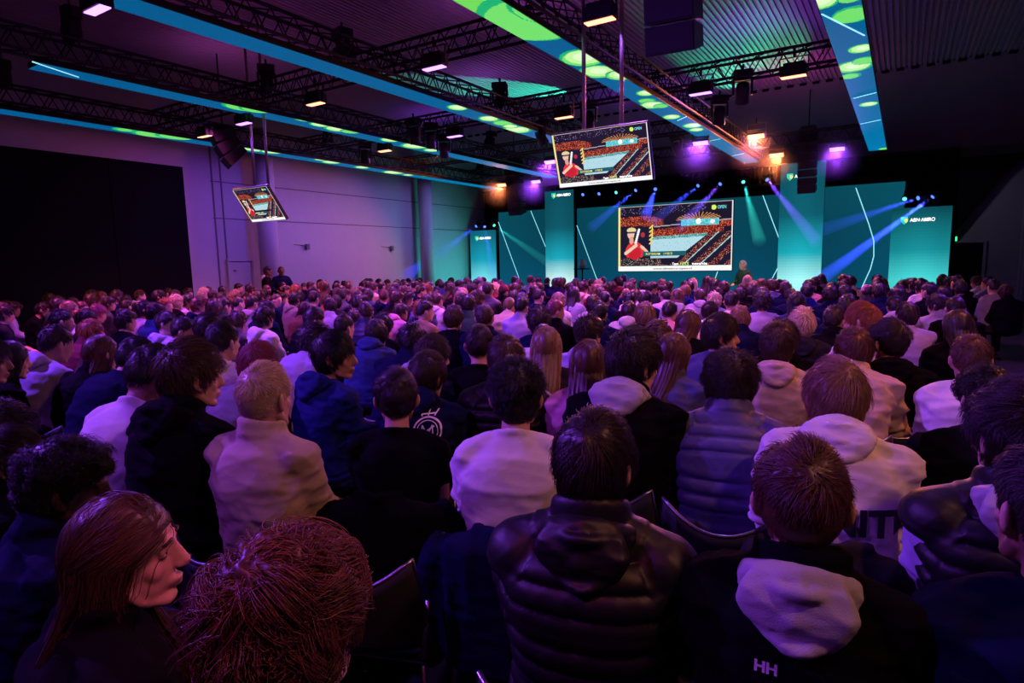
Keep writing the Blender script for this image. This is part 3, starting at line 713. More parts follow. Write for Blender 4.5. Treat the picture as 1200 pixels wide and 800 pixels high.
# ------------------------------------------------------------------ the broadcast picture on the screens
NW, NH = 208, 117
def picture():
    r = np.random.default_rng(3)
    I = np.zeros((NH, NW, 3)); yy, xx = np.mgrid[0:NH, 0:NW]; u = (xx+.5)/NW; v = (yy+.5)/NH    # v from the top
    I[:] = (.012, .008, .022)
    spk = lambda m, cols, dens=1.0: [I.__setitem__((m & (r.random((NH, NW)) < dens/len(cols)), slice(None)), c) for c in cols]
    # roof lights
    for _ in range(120):
        a, b = r.integers(0, int(NW*.8)), r.integers(2, int(NH*.13)); I[b, a] = (.35, .25, .55)
    # upper stands left, middle and right
    up = (v > .16-.02*u) & (v < .30+.05*u) & (u < .42) & ((v-.14) > (u-.26)*.5)
    mid = (v > .30) & (v < .47) & (u > .28) & (u < .93) & (v > .40-.1*u)
    far = (v > .26) & (v < .36) & (u > .9)
    for m, dens in ((up, 2.2), (mid, 1.9), (far, 1.6)):
        spk(m, [(.62, .035, .015), (.42, .025, .01), (.72, .13, .05), (.10, .006, .008), (.62, .20, .09), (.03, .004, .008), (.2, .012, .01)], dens)
    # ceiling rig fan of orange bars
    for k in range(16):
        a = -2.9+k*.17; 
        for t in np.linspace(.06, .17, 40):
            X, Yv = .72+t*1.15*math.cos(a), .27+t*.75*math.sin(a)
            if 0 < X < 1 and 0 < Yv < 1: I[int(Yv*NH), int(X*NW)] = (.65, .28, .10)
    I[(np.abs(v-(.36-.10*u)) < .008) & (u > .33)] = (.35, .33, .38)
    # cyan ring sign and white blobs
    ring = (np.abs(v-.285) < .045) & (u > .57) & (u < .89); I[ring] = (.06, .45, .52)
    I[ring & (r.random((NH, NW)) < .3)] = (.25, .75, .8)
    I[(((u-.72)/.022)**2+((v-.275)/.045)**2) < 1] = (.9, .95, .85); I[(((u-.835)/.02)**2+((v-.285)/.03)**2) < 1] = (.9, .8, .8)
    # court with boards
    court = (v > .50-.06*(u-.3)) & (v < .80) & (u > .30) & (u < .80-(v-.46)*.75); I[court] = (.42, .66, .74)
    I[court & (v > .70)] = (.42, .62, .70)
    brd = (np.abs(v-(.50-.06*(u-.3))) < .022) & (u > .31) & (u < .80); I[brd] = (.03, .30, .32); I[brd & (r.random((NH, NW)) < .25)] = (.5, .6, .55)
    for k in range(26):
        a, b = r.uniform(.34, .66), r.uniform(.55, .68); I[int(b*NH), int(a*NW)] = (.15, .25, .3)
    # right stands in bands
    rs = (v > .44) & (u > .80-(v-.46)*.75) & (v < .97); I[rs] = (.015, .01, .03)
    band = np.sin((u+v*.62)*46) > -.1
    spk(rs & band, [(.5, .035, .02), (.62, .14, .05), (.58, .28, .13), (.12, .01, .015), (.02, .01, .03), (.02, .008, .02)], 1.9)
    for off in (1.16, 1.30): I[rs & (np.abs(u+v*.62-off) < .006)] = (.35, .6, .65)
    # foreground stands left
    fs = (v > .78+.10*(u-.05)) & (u < .62) & (v < .98) & ((u < .40) | (v > .90)); I[fs] = (.015, .015, .03)
    spk(fs, [(.03, .22, .20), (.05, .03, .16), (.38, .06, .06), (.5, .42, .28), (.01, .01, .02), (.01, .01, .02), (.01, .01, .02)], 2.4)
    # inset with the player in red
    ins = (u > .005) & (u < .305) & (v > .325) & (v < .80); I[ins] = (.012, .010, .03)
    I[ins & (((u-.23)/.02)**2+((v-.44)/.04)**2 < 1)] = (.4, .03, .05)
    body = (((u-.155)/.085)**2+((v-.70)/.16)**2 < 1) & (v < .79); I[body] = (.72, .035, .04)
    I[((u-.155)/.06)**2+((v-.72)/.10)**2 < 1] = (.55, .015, .03)
    I[((u-.12)/.032)**2+((v-.425)/.075)**2 < 1] = (.80, .50, .38)
    I[(((u-.125)/.042)**2+((v-.365)/.045)**2 < 1)] = (.75, .62, .30)
    I[(np.abs(v-.395) < .012) & (np.abs(u-.13) < .04)] = (.05, .05, .1)
    I[((u-.125)/.02)**2+((v-.52)/.06)**2 < 1] = (.7, .35, .25)
    def seg(x0, y0, x1, y1, w, c):
        for t in np.linspace(0, 1, 160):
            m = ((u-(x0+t*(x1-x0)))*NW/NH)**2+((v-(y0+t*(y1-y0))))**2 < w*w; I[m] = c
    seg(.07, .72, .17, .60, .026, (.85, .55, .42)); seg(.165, .56, .195, .36, .018, (.85, .85, .9)); seg(.22, .62, .27, .70, .022, (.8, .5, .4))
    for k in range(5): seg(.296, .34+.06*k, .320, .31+.06*k, .012, (.85, .6, .12))
    seg(.318, .30, .318, .50, .006, (.85, .7, .2))
    # lower third and caption plates
    I[(v > .70) & (v < .765) & (u > .23) & (u < .62)] = (.012, .10, .13)
    I[(v > .90) & (v < .965) & (u > .555) & (u < .65)] = (.02, .16, .06)
    # frame
    I[v < .012] = (.55, .5, .5); I[u < .020] = (.85, .72, .28); I[u > .988] = (.75, .75, .78)
    I[v > .925-.0] = np.where((v > .925)[..., None], np.array((.88, .90, .88)), I)[v > .925]
    I[(((u-.845)/.02)**2+((v-.085)/.036)**2 < 1)] = (.62, .85, .12)
    return I[::-1]
PIC = picture()
m_scr = led_mat('screen light', 1.0)
m_dark_ink = mat('grey screen ink', (.2, .2, .2), .5, noise=0); m_cyan_ink = mat('cyan screen ink', (.05, .5, .5), .5, noise=0, emit=(.2, .8, .8), estr=.9); m_yel_ink = mat('yellow screen ink', (.8, .8, .1), .5, noise=0, emit=(.85, .85, .15), estr=.9)
def screen_face(parent, w, h, strength=1.0):
    """lit picture facing -y, with its captions as flat lettering"""
    me = grid_mesh('lit_picture', (-w/2, 0, -h/2), (w, 0, 0), (0, 0, h), NW, NH, PIC)
    o = obj('lit_picture', me, m_scr, parent)
    def cap(s, u, v, hh, m, wid=None, shear=0):
        t = text_mesh(s, hh*h*1.3, .0005, bold=.0006*h, shear=shear); ws = max(q.co.x for q in t.vertices)
        obj('caption', t, m, o, (-w/2+u*w, -.004*h, h/2-v*h), (pi/2, 0, 0), (wid*w/ws if wid else 1, 1, 1))
    cap('www.abnamro-open.nl', .33, .976, .026, m_dark_ink, .34); cap('OPEN', .875, .108, .050, m_cyan_ink, .07)
    cap('ROTTERDAM', .26, .752, .034, m_yel_ink, .13); cap('1-9 FEB \'25', .42, .752, .034, m_yel_ink, .08)
    cap('HITS', .565, .915, .05, m_yel_ink, .08, .2); cap('Team', .50, .912, .04, m_white, .055); cap('tennis', .67, .912, .04, m_white, .13)
    return o
bs = thing('stage_screen', 'big stage screen showing a tennis arena broadcast', 'screen', ((-8.69-4.74)/2, YS-.10, (3.52+1.27)/2))
obj('screen_body', MB().bbox((0, .045, 0), (3.99, .08, 2.29), .008), m_metal, bs)
screen_face(bs, 3.95, 2.25)
def tv(name, label, TL, TR, BR, BL, poles):
    TL, TR, BR, BL = [np.array(p) for p in (TL, TR, BR, BL)]
    c = (TL+TR+BR+BL)/4; w = (np.linalg.norm(TR-TL)+np.linalg.norm(BR-BL))/2; up = (TL+TR-BL-BR)/2; h = np.linalg.norm(up)
    tilt = math.atan2(-up[1], up[2])
    t = thing(name, label, 'television', c)
    body = obj('tv_body', MB().bbox((0, .035, 0), (w+.03, .06, h+.03), .01), m_metal, t, rot=(tilt, 0, 0))
    f = screen_face(body, w, h)
    mt = MB().bbox((0, .12, 0), (w*.5, .12, h*.35), .01, None); obj('mount', mt, m_metal, t)
    for (px, py0, py1) in poles:
        a = at_Y(px, py0, c[1]+.15)-c
        obj('pole', MB().tube([(a[0], .15, -h*.1), (a[0], .15, ZC+.02-c[2])], .025, 14).mesh('pole', True), m_steel, t)
    return t
tv('hanging_television', 'large television hanging on two poles before the stage', at_Y(642, 161, 7.0), at_Y(756, 142, 7.0), at_Y(767, 209, 7.22), at_Y(660, 220, 7.2), [(684, 60, 150), (728.5, 60, 140)])
tv('hanging_television', 'smaller tilted television hanging on poles by the left wall', at_Y(273, 224, 7.2), at_Y(312, 217, 7.2), at_Y(336, 256, 7.6), at_Y(294, 261, 7.55), [(296, 180, 218), (312, 180, 215)])
# ------------------------------------------------------------------ trusses
def zceil(y): return ZC if y < 18.5 else max(4.66, ZC-(y-18.5)*(1.54/3.8))
ZT0, ZT1 = 4.60, 4.90
def truss(label, A, B, w=.28, h=.30, pitch=.34):
    A, B = np.array(A, float), np.array(B, float); L = np.linalg.norm(B-A); d = (B-A)/L
    side = np.cross(d, (0, 0, 1.)); up = np.array([0, 0, 1.])
    t = thing('lighting_truss', label, 'truss', tuple(A), group='black lighting trusses')
    ch = MB(); corners = [side*sx*w/2+up*sz*h for sx in (-1, 1) for sz in (0, 1)]
    for c in corners: ch.tube([c, c+d*L], .024, 8)
    obj('chords', ch, m_metal, t)
    br = MB(); n = int(L/pitch)
    for i in range(n):
        a, b = d*L*i/n, d*L*(i+1)/n; mid = (a+b)/2
        for c1, c2 in ((0, 1), (2, 3)):
            br.tube([a+corners[c1], mid+corners[c2]], .010, 5, False); br.tube([mid+corners[c2], b+corners[c1]], .010, 5, False)
        for c1, c2 in ((0, 2), (1, 3)):
            br.tube([a+corners[c1], b+corners[c2]], .010, 5, False)
    o = obj('bracing', br, m_metal, t)
    return t
SX = [(-.76, 'rightmost'), (-4.02, 'second from right'), (-7.1, 'middle'), (-10.2, 'second from left'), (-13.45, 'leftmost')]
for i, (x, w) in enumerate(SX):
    if i == 0: continue
    truss(f'black lattice truss running towards the stage above the {w} lit strip', (x+.18, 1.5 if i != 2 else 3.0, ZT0), (x+.18, 20.0, ZT0))
for Y, x0, x1, w in ((7.3, -13.3, -4.1, 'nearest'), (11.0, -13.3, -.95, 'second'), (14.8, -13.3, -4.1, 'third'), (18.25, -13.3, -.95, 'farthest')):
    truss(f'black lattice truss crossing the hall, {w} of the four from the camera', (x0, Y, ZT0+.02), (x1, Y, ZT0+.02))

# ------------------------------------------------------------------ lit strips under the trusses
B0 = np.array((.0008, .092, .25)); B1 = np.array((.0008, .18, .40))
def strip(label, x, y0, y1, discs, lines=(), w=.42, z=4.5):
    t = thing('lit_ceiling_strip', label, 'LED strip', (x, y0, z), group='lit blue and green ceiling strips')
    L = y1-y0
    obj('strip_case', MB().bbox((0, L/2, .045), (w+.01, L, .08), .006), m_metal, t)
    nu, nv = 20, int(L/.022)
    U, V = np.meshgrid((np.arange(nu)+.5)/nu, (np.arange(nv)+.5)/nv); X = x+(U-.5)*w; Y = y0+V*L
    C = B0+(B1-B0)*(V**2)[..., None]
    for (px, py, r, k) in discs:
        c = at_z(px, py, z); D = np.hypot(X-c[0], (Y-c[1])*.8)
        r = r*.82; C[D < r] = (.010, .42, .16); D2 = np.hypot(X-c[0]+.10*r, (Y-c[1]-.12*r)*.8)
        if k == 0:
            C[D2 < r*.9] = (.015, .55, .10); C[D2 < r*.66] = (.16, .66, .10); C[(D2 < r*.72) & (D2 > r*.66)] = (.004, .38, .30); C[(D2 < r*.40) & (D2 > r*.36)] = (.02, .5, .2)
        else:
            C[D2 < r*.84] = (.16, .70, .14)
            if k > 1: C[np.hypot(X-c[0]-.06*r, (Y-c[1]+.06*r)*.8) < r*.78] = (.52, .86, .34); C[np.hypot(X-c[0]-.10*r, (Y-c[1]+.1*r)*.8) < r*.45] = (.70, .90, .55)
    me = grid_mesh('lit_face', (-w/2, 0, 0), (w, 0, 0), (0, L, 0), nu, nv, C)
    o = obj('lit_face', me, m_strip, t)
    for a, b in lines:
        p, q = at_z(*a, z)-np.array((x, y0, z)), at_z(*b, z)-np.array((x, y0, z)); p[2] = q[2] = -.004
        p[0] = max(-w/2, min(w/2, p[0])); q[0] = max(-w/2, min(w/2, q[0]))
        obj('light_line', MB().tube([p, q], .010, 5), m_line, o)
m_strip = led_mat('ceiling strip light', 1.0)
strip('rightmost lit blue ceiling strip with green discs, no truss beside it', -.76, 1.5, 19.95, [(962, 3, .22, 2), (1000, 17, .28, 1), (997, -3, .16, 1), (1009, 57, .20, 2), (1000, 78, .32, 2), (1013, 71, .2, 1), (997, 89, .18, 1), (1018, 122, .2, 2), (1037, 174, .2, 1)], [((963, 16), (1013, 41)), ((1000, 115), (1027, 108)), ((1008.5, 145), (1032, 140))])
strip('second lit ceiling strip from the right, with the largest green disc', -4.02, 3.0, 19.95, [(560, 2, .8, 0), (625, 22, .75, 1), (640, 8, .5, 1), (683, 68, .38, 2), (700, 84, .33, 2), (727, 88, .27, 2), (757, 109, .20, 2), (758, 118, .18, 1), (764, 123, .28, 2), (775, 124, .17, 1), (787, 137, .22, 2), (812, 147, .26, 2), (816, 152, .2, 2)], [((794, 141), (806, 136)), ((830, 165), (844, 162.5)), ((857.5, 182.5), (872, 179.5))])
strip('middle lit blue ceiling strip with green discs near its far end', -7.1, 3.35, 19.3, [(536, 126, .22, 2), (573, 139, .24, 2), (590, 144, .25, 1), (606, 152, .36, 2), (598, 148, .2, 2)])
strip('second lit ceiling strip from the left, with a pale slanted line', -10.2, 4.0, 18.9, [(285, 125, .36, 1), (300, 128, .30, 1), (357, 140, .2, 2), (376, 146, .24, 2), (396, 151, .3, 2), (410, 154, .22, 1), (457, 164, .25, 2), (486, 171, .38, 2), (505, 176, .22, 2)], [((38, 72), (92, 90))])
strip('leftmost lit ceiling strip along the left wall', -13.5, 2.2, 20.5, [(146, 152, .22, 0), (180, 157, .42, 1), (205, 160, .38, 1), (300, 175, .34, 2), (318, 178, .28, 2), (376, 187, .2, 2), (388, 190, .28, 2), (424, 196, .24, 2), (461, 202, .38, 2), (478, 205, .2, 2), (500, 206, .2, 1)])

# ------------------------------------------------------------------ lamps
VIO, ORA, BLU, TEA, MAG = (.30, .05, 1.0), (1.0, .22, .07), (.03, .06, 1.0), (.03, .75, .6), (.90, .09, .66); PUR = (.55, .17, 1.0)
m_fv = mat('violet lamp face', (.5, .2, .9), .4, noise=0, emit=(.50, .20, 1.0), estr=3.2)
m_fo = mat('amber lamp face', (.9, .5, .3), .4, noise=0, emit=(1.0, .30, .16), estr=3.2)
def spot(loc, target, color, power, size=100, blend=.7, rad=.12):
    l = bpy.data.lights.new('lamp beam', 'SPOT'); l.color = color; l.energy = power; l.spot_size = math.radians(size); l.spot_blend = blend; l.shadow_soft_size = rad
    o = bpy.data.objects.new('lamp_beam', l); COL.objects.link(o); o.location = loc
    o.rotation_euler = (Vector(target)-Vector(loc)).to_track_quat('-Z', 'Y').to_euler(); return o
def flood_light(label, p, color, power, tilt=0, target=None, w=.36, size=125, cell=True):
    """flat LED flood on a yoke below a truss; the lit face looks down (tilt turns it towards the audience)"""
    t = thing('flood_light', label, 'stage light', tuple(p), group='flood lights on the trusses')
    R = np.array(Matrix.Rotation(tilt, 3, 'X'))
    obj('lamp_body', MB().bbox((0, 0, .08), (w, .17, .15), .01, None).box((0, 0, .17), (w*.8, .12, .05)), m_metal, t, rot=(tilt, 0, 0))
    f = MB().box((0, 0, .0), (w*.94, .105, .012))
    obj('lit_face', f, m_fv if color in (VIO, BLU, MAG) else m_fo, t, rot=(tilt, 0, 0))
    y = MB()
    for s in (-1, 1): y.box((s*(w/2+.015), 0, .16), (.012, .035, .24))
    y.box((0, 0, .275), (w+.04, .035, .012)).tube([(0, 0, .28), (0, 0, .40)], .018, 8)
    obj('yoke', y, m_metal, t)
    if power:
        d = R @ np.array((0, 0, -1.)); loc = np.array(p)+d*.03
        spot(loc, tuple(loc+d) if target is None else target, color, power, size)
    return t
FL = [((114, 12), VIO, 'violet flood light at the top left corner by the middle strip', 0, 520), ((286, 145), VIO, 'violet flood light above the smaller hanging television', .0, 420),
      ((509, 80), VIO, 'violet flood light left of the green patch on the ceiling', 0, 520), ((533, 160), VIO, 'violet flood light under the second crossing truss, middle of the hall', 0, 520),
      ((821, 110), VIO, 'violet flood light just right of the second strip, second crossing truss', 0, 480), ((821, 168), VIO, 'glowing violet flood light left of the far end of second strip', -.75, 420),
      ((981, 175), VIO, 'glowing violet flood light at the far truss, right end', -.9, 380), ((645, 190), VIO, 'glowing violet flood light left of the large hanging television', -.75, 420),
      ((628, 213), VIO, 'glowing violet flood light above the left speaker column', -.8, 380), ((370, 122), ORA, 'amber flood light under the nearest crossing truss, left part', 0, 420),
      ((451, 177), ORA, 'amber flood light under the second strip from the left', -.1, 420), ((703, 25), ORA, 'amber flood light between the poles of the large television', 0, 520),
      ((661, 138), ORA, 'amber flood light just above the large hanging television', 0, 480), ((930, 90), ORA, 'amber flood light under the second crossing truss, right part', 0, 480),
      ((886, 160), ORA, 'brightest amber flood light right of the second strip', -.85, 420), ((910, 182), ORA, 'amber flood light at the far truss beside the hanging speaker column', -.9, 380),
      ((588, 217), ORA, 'amber flood light far left near the left speaker column', -.9, 300), ((240, 160), ORA, 'amber flood light beside the tilted speaker on the left', .1, 260)]
for (px, c, lab, tilt, pw) in FL:
    p = at_z(*px, 4.33)
    flood_light(lab, p, c, pw*((2.4 if tilt < -.5 else .85) if c is ORA else 1.9), tilt)
m_ml = mat('moving head shell', (.015, .015, .017), .4, 0, noise=.2, nscale=30)
m_lens = mat('dark lens', (.03, .03, .05), .08, 0, noise=0, coat=1)
def moving_head(label, p, yaw=0, tilt=.6, lens=None, s=1.0, group='moving head lights', hang=True):
    t = thing('moving_head_light', label, 'stage light', tuple(p), (0, 0, yaw), group)
    t.scale = (s,)*3
    obj('base', MB().bbox((0, 0, .28), (.30, .24, .12), .015).tube([(0, 0, .34), (0, 0, .44)], .02, 8), m_ml, t)
    y = MB().bbox((0, 0, .20), (.30, .10, .04), .01)
    for k in (-1, 1): y.bbox((k*.145, 0, .08), (.035, .09, .26), .01)
    obj('yoke', y, m_ml, t)
    R = np.array(Matrix.Rotation(tilt, 3, 'X'))
    h = MB().lathe([(.05, .16), (.09, .14), (.11, .05), (.105, -.06), (.12, -.16), (.115, -.18), (.0, -.18)], (0, 0, 0), 18, R)
    hd = obj('lamp_head', h.mesh('lamp_head', True), m_ml, t)
    obj('lens', MB().lathe([(0, -.186), (.10, -.186), (.10, -.182), (0, -.182)], (0, 0, 0), 18, R), lens or m_lens, hd)
    return t
MH = [((870, 108), 'moving head light hanging under the second crossing truss, right part', .3, .5), ((843, 134), 'moving head light on the second strip truss near its far end', .5, .3), ((793, 174), 'moving head light left of the far violet flood light', -.4, .8),
      ((505, 163), 'moving head light beside the middle truss, left one of a pair', .8, .6), ((485, 158), 'moving head light pointing down at the middle crossing', 0, .3), ((428, 183), 'moving head light near the leftmost strip, middle of the hall', 1.0, .2),
      ((690, 140), 'moving head light behind a pole of the large television', .2, 0), ((634, 160), 'moving head light at far end of the middle strip', -.6, .5), ((520, 175), 'moving head light hanging under the second strip from the left', .5, .4),
      ((313, 100), 'moving head light standing up at the first crossing', .9, 2.6), ((586, 118), 'moving head light at the middle truss under the green ceiling patch', .4, 2.4), ((402, 62), 'moving head light on the middle truss at the nearest crossing', -.3, 1.9)]
for (px, lab, yaw, tilt) in MH:
    moving_head(lab, at_z(*px, 4.42 if px[1] > 120 or px[0] > 800 else 4.95), yaw, tilt)
m_spk = mat('speaker shell', (.012, .012, .013), .6, noise=.15, nscale=30)
m_grille = mat('speaker grille', (.02, .02, .024), .55, .3, noise=.4, nscale=200)
# chain hoists on the trusses
def hoist(label, p):
    t = thing('chain_hoist', label, 'hoist', tuple(p), group='chain hoists on the trusses')
    obj('hoist_body', MB().bbox((0, 0, .30), (.20, .20, .42), .03).bbox((.12, 0, .40), (.14, .16, .16), .02), m_metal, t)
    obj('chain', MB().tube([(0, 0, .5), (0, 0, zceil(p[1]+.1)-p[2]-.01)], .012, 6), m_metal, t)
    obj('chain_bag', MB().ell((-.12, 0, .18), (.09, .09, .16), 12, 8).mesh('chain_bag', True), m_black, t)
for px, lab in (((86, 52), 'chain hoist on the second truss from the left, near the camera'), ((6, 105), 'chain hoist on the leftmost truss at the picture edge'), ((575, 175), 'chain hoist at the third crossing truss'), ((385, 172), 'chain hoist on the leftmost truss beyond the tilted speaker'), ((563, 205), 'chain hoist at the far end of the leftmost truss')):
    hoist(lab, at_z(px[0], px[1], 4.9))
# speakers
def speaker_array(label, p, n, w, h, d, curve=0.0, yaw=0, tilt0=0.0, group=None):
    t = thing('speaker_array', label, 'speaker', tuple(p), (0, 0, yaw), group)
    z, y, a = 0.0, 0.0, tilt0
    for i in range(n):
        R = np.array(Matrix.Rotation(a, 3, 'X'))
        poly = [(-d*.5, -h*.5), (d*.5, -h*.36), (d*.5, h*.36), (-d*.5, h*.5)]
        bm_ = MB(); pr = MB().prism(poly, -w/2, w/2, 'yz'); V = np.concatenate(pr.v) @ R.T + np.array((0, y, z-h/2)); bm_.add(V, pr.f)
        c = obj('cabinet', bm_, m_spk, t)
        g = MB().bbox((0, -d*.5-.005, 0), (w*.94, .012, h*.9), .004); V = np.concatenate(g.v) @ R.T + np.array((0, y, z-h/2)); obj('grille', MB().add(V, g.f), m_grille, c)
        z -= h*math.cos(a)*1.01; y += h*math.sin(a)*1.0; a += curve
    obj('rigging', MB().bbox((0, 0, .05), (w*.8, d*.7, .05), .01).tube([(0, 0, .07), (0, 0, max(.1, zceil(p[1]+.1)-p[2]-.02))], .015, 8), m_metal, t)
    return t
pa = at_Y(789, 20, 6.6)
speaker_array('large black speaker cluster hanging at the top, right of the large television', (pa[0], 6.6, 4.95), 4, .50, .275, .50, .09, .1)
pb = at_Y(948, 190, 19); speaker_array('tall black hanging speaker column before the tallest cyan column', (pb[0], 18.7, 5.05), 8, .44, .205, .40, .03)
pc = at_Y(603, 226, 18.7); speaker_array('hanging speaker column above the left stage panel', (pc[0], 18.7, 5.2), 9, .50, .205, .42, .03)
pl_ = at_z(262, 168, 4.35); speaker_array('tilted black speaker cluster near the left wall', (pl_[0], pl_[1], 4.62), 3, .62, .23, .45, .18, -.45, .35)
# ------------------------------------------------------------------ stage beam lamps in haze
m_bl = mat('blue lens light', (.3, .4, 1), .3, noise=0, emit=(.10, .22, 1.0), estr=1.5)
m_gl = mat('green lens light', (.3, 1, .7), .3, noise=0, emit=(.15, .9, .7), estr=1.2)
def haze(name, dens):
    m = bpy.data.materials.new(name); m.use_nodes = True; nt = m.node_tree; nt.nodes.remove(nt.nodes['Principled BSDF'])
    v = nt.nodes.new('ShaderNodeVolumeScatter'); v.inputs['Density'].default_value = dens; v.inputs['Anisotropy'].default_value = .25
    nt.links.new(v.outputs['Volume'], nt.nodes['Material Output'].inputs['Volume']); return m
m_haze = haze('thin stage haze', .22)
bar = thing('lighting_bar', 'black pipe along the stage carrying the small beam lamps', 'pipe', (-10.3, 21.6, 3.98))
YL = 20.45
BM = [((558, 265), BLU, (522, 292), 600, 'blue beam lamp over the left column, leftmost of three'), ((568, 265.5), BLU, (577, 315), 700, 'blue beam lamp over the left column, middle of three'), ((579, 264), TEA, (640, 306), 700, 'green beam lamp over the left column, rightmost of three'),
      ((683, 228), BLU, None, 0, 'small blue beam lamp left of the large stage screen, first in the row'), ((702, 227), VIO, None, 0, 'small violet beam lamp left of the stage screen, second in the row'), ((722, 225.5), TEA, None, 0, 'small green beam lamp above left corner of the stage screen'),
      ((745, 223), BLU, (703, 258), 700, 'blue beam lamp above the stage screen, first of the pair'), ((768, 221.5), BLU, (759, 246), 900, 'blue beam lamp above the stage screen, second of the pair'),
      ((818, 217.5), BLU, (775, 252), 500, 'blue beam lamp above the stage screen, third along'), ((844, 215.5), VIO, (806, 256), 800, 'violet beam lamp above the right end of the stage screen'), ((871, 213), TEA, (886, 268), 800, 'green beam lamp right of the stage screen'),
      ((899, 210.5), VIO, (945, 268), 1500, 'violet beam lamp left of the tallest cyan column'), ((1060, 233), TEA, None, 0, 'green beam lamp above the rightmost column, first of three'), ((1076, 232), BLU, (985, 262), 900, 'blue beam lamp above the rightmost column, middle of three'),
      ((1093, 230.5), BLU, (950, 335), 9000, 'brightest blue beam lamp above the rightmost column')]
for (px, c, end, pw, lab) in BM:
    p = at_Y(*px, YL)
    t = thing('beam_lamp', lab, 'stage light', tuple(p), group='small beam lamps above the stage')
    e = at_Y(*end, YL-1.6) if end else p+np.array((-.15, -1.5, -.6))
    d = (e-p)/np.linalg.norm(e-p); Q = Vector(d).to_track_quat('-Z', 'Y').to_matrix(); R = np.array(Q)
    obj('lamp_can', MB().lathe([(.05, .26), (.075, .2), (.07, .02), (.075, 0), (0, 0.0)], (0, 0, 0), 14, R).mesh('lamp_can', True), m_ml, t)
    obj('lens', MB().lathe([(0, -.006), (.055, -.006), (.055, -.002), (0, -.002)], (0, 0, 0), 14, R), m_gl if c == TEA else m_bl, t)
    obj('clamp', MB().tube([(0, 0, .05), (0, .15, .22), (0, 21.6-p[1] if abs(p[2]-3.98) < .5 else .3, .25)], .018, 8), m_metal, t)
    if end:
        L = np.linalg.norm(e-p)*(1.25 if pw < 3000 else 1.2); r1 = .19 if pw < 3000 else .25
        b = MB().lathe([(.045, -.02), (r1, -L)], (0, 0, 0), 20, R)
        o = obj('light_beam', b, m_haze, None, tuple(p)); tag(o, 'beam of ' + ('green' if c == TEA else 'violet' if c == VIO else 'blue') + ' light in the haze from the ' + lab.replace('beam lamp ', 'lamp '), 'light beam', 'light beams in the stage haze', 'stuff')
        spot(p+d*.01, tuple(p+d), (.14, .05, 1.0) if c is VIO else c, pw*3.2, 2*math.degrees(math.atan(r1/L))*1.05, .35, .03)
q = MB(); q.tube([(0, 0, 0), (9.2, 0, 0)], .025, 10); obj('pipe', q, m_metal, bar)
q = MB()
for x in (0.3, 3.2, 6.2, 9.0): q.tube([(x, 0, 0), (x, 0, ZC-4.5-3.98+2.9)], .006, 6)
obj('hanging_wire', q, m_metal, bar)
# ------------------------------------------------------------------ light of the room (moving heads and floods of the rig)

# haze that glows in front of the lamps facing the hall: densest at the lamp, thinning outwards
def soft_haze():
    m = bpy.data.materials.new('soft hall haze'); m.use_nodes = True; nt = m.node_tree; nt.nodes.remove(nt.nodes['Principled BSDF'])
    v = nt.nodes.new('ShaderNodeVolumeScatter'); tc = nt.nodes.new('ShaderNodeTexCoord'); g = nt.nodes.new('ShaderNodeTexGradient'); g.gradient_type = 'SPHERICAL'
    nt.links.new(tc.outputs['Object'], g.inputs['Vector']); p = nt.nodes.new('ShaderNodeMath'); p.operation = 'POWER'; p.inputs[1].default_value = 2.2
    nt.links.new(g.outputs['Fac'], p.inputs[0]); k = nt.nodes.new('ShaderNodeMath'); k.operation = 'MULTIPLY'; k.inputs[1].default_value = .42
    nt.links.new(p.outputs[0], k.inputs[0]); nt.links.new(k.outputs[0], v.inputs['Density']); nt.links.new(v.outputs['Volume'], nt.nodes['Material Output'].inputs['Volume']); return m
m_haze2 = soft_haze()
for (px, c, lab, tilt, pw) in FL:
    if tilt > -.5: continue
    p = at_z(*px, 4.33); R = np.array(Matrix.Rotation(tilt, 3, 'X')); d = R @ np.array((0, 0, -1.))
    o = obj('light_glow', MB().ell((0, 0, 0), (1, 1, 1), 20, 12).mesh('light_glow', True), m_haze2, None, tuple(p+d*.12), None, .85); tag(o, 'glow in the haze of the ' + lab.replace('glowing ', ''), 'light glow', 'glows of the floods in haze', 'stuff')
# ------------------------------------------------------------------ one person
FAB = dict(black=(.0045, .004, .0055), navy=(.006, .008, .034), charcoal=(.022, .021, .025), grey=(.17, .165, .18), pale=(.36, .35, .37), white=(.66, .63, .62), beige=(.50, .40, .30), tan=(.26, .17, .10),
           brown=(.09, .05, .035), blue=(.02, .035, .14), royal=(.007, .014, .115), red=(.55, .02, .02), pink=(.52, .22, .30), green=(.03, .07, .05), lilac=(.36, .31, .50), denim=(.05, .08, .17), maroon=(.13, .02, .03), slate=(.07, .075, .17))
HAIRC = dict(black=(.007, .006, .006), dark=(.018, .010, .008), brown=(.050, .026, .014), auburn=(.085, .034, .016), ginger=(.26, .085, .025), blond=(.60, .45, .29), sandy=(.23, .13, .06), grey=(.34, .32, .31), magenta=(.20, .03, .06))
SKINC = dict(light=(.56, .33, .24), fair=(.64, .42, .33), tan=(.36, .20, .13), brown=(.13, .065, .04), dark=(.055, .028, .018))
def fabm(c, style='x'):
    sh = style in ('puffer', 'vest')
    return mat(f'{c} {"quilted nylon" if sh else "cloth"}', FAB[c], .50 if sh else .85, noise=.16, nscale=14, bump=.0 if sh else .25, bscale=420, sheen=0, spec=.35 if sh else (.03 if c in ('black', 'navy', 'charcoal') else .12))
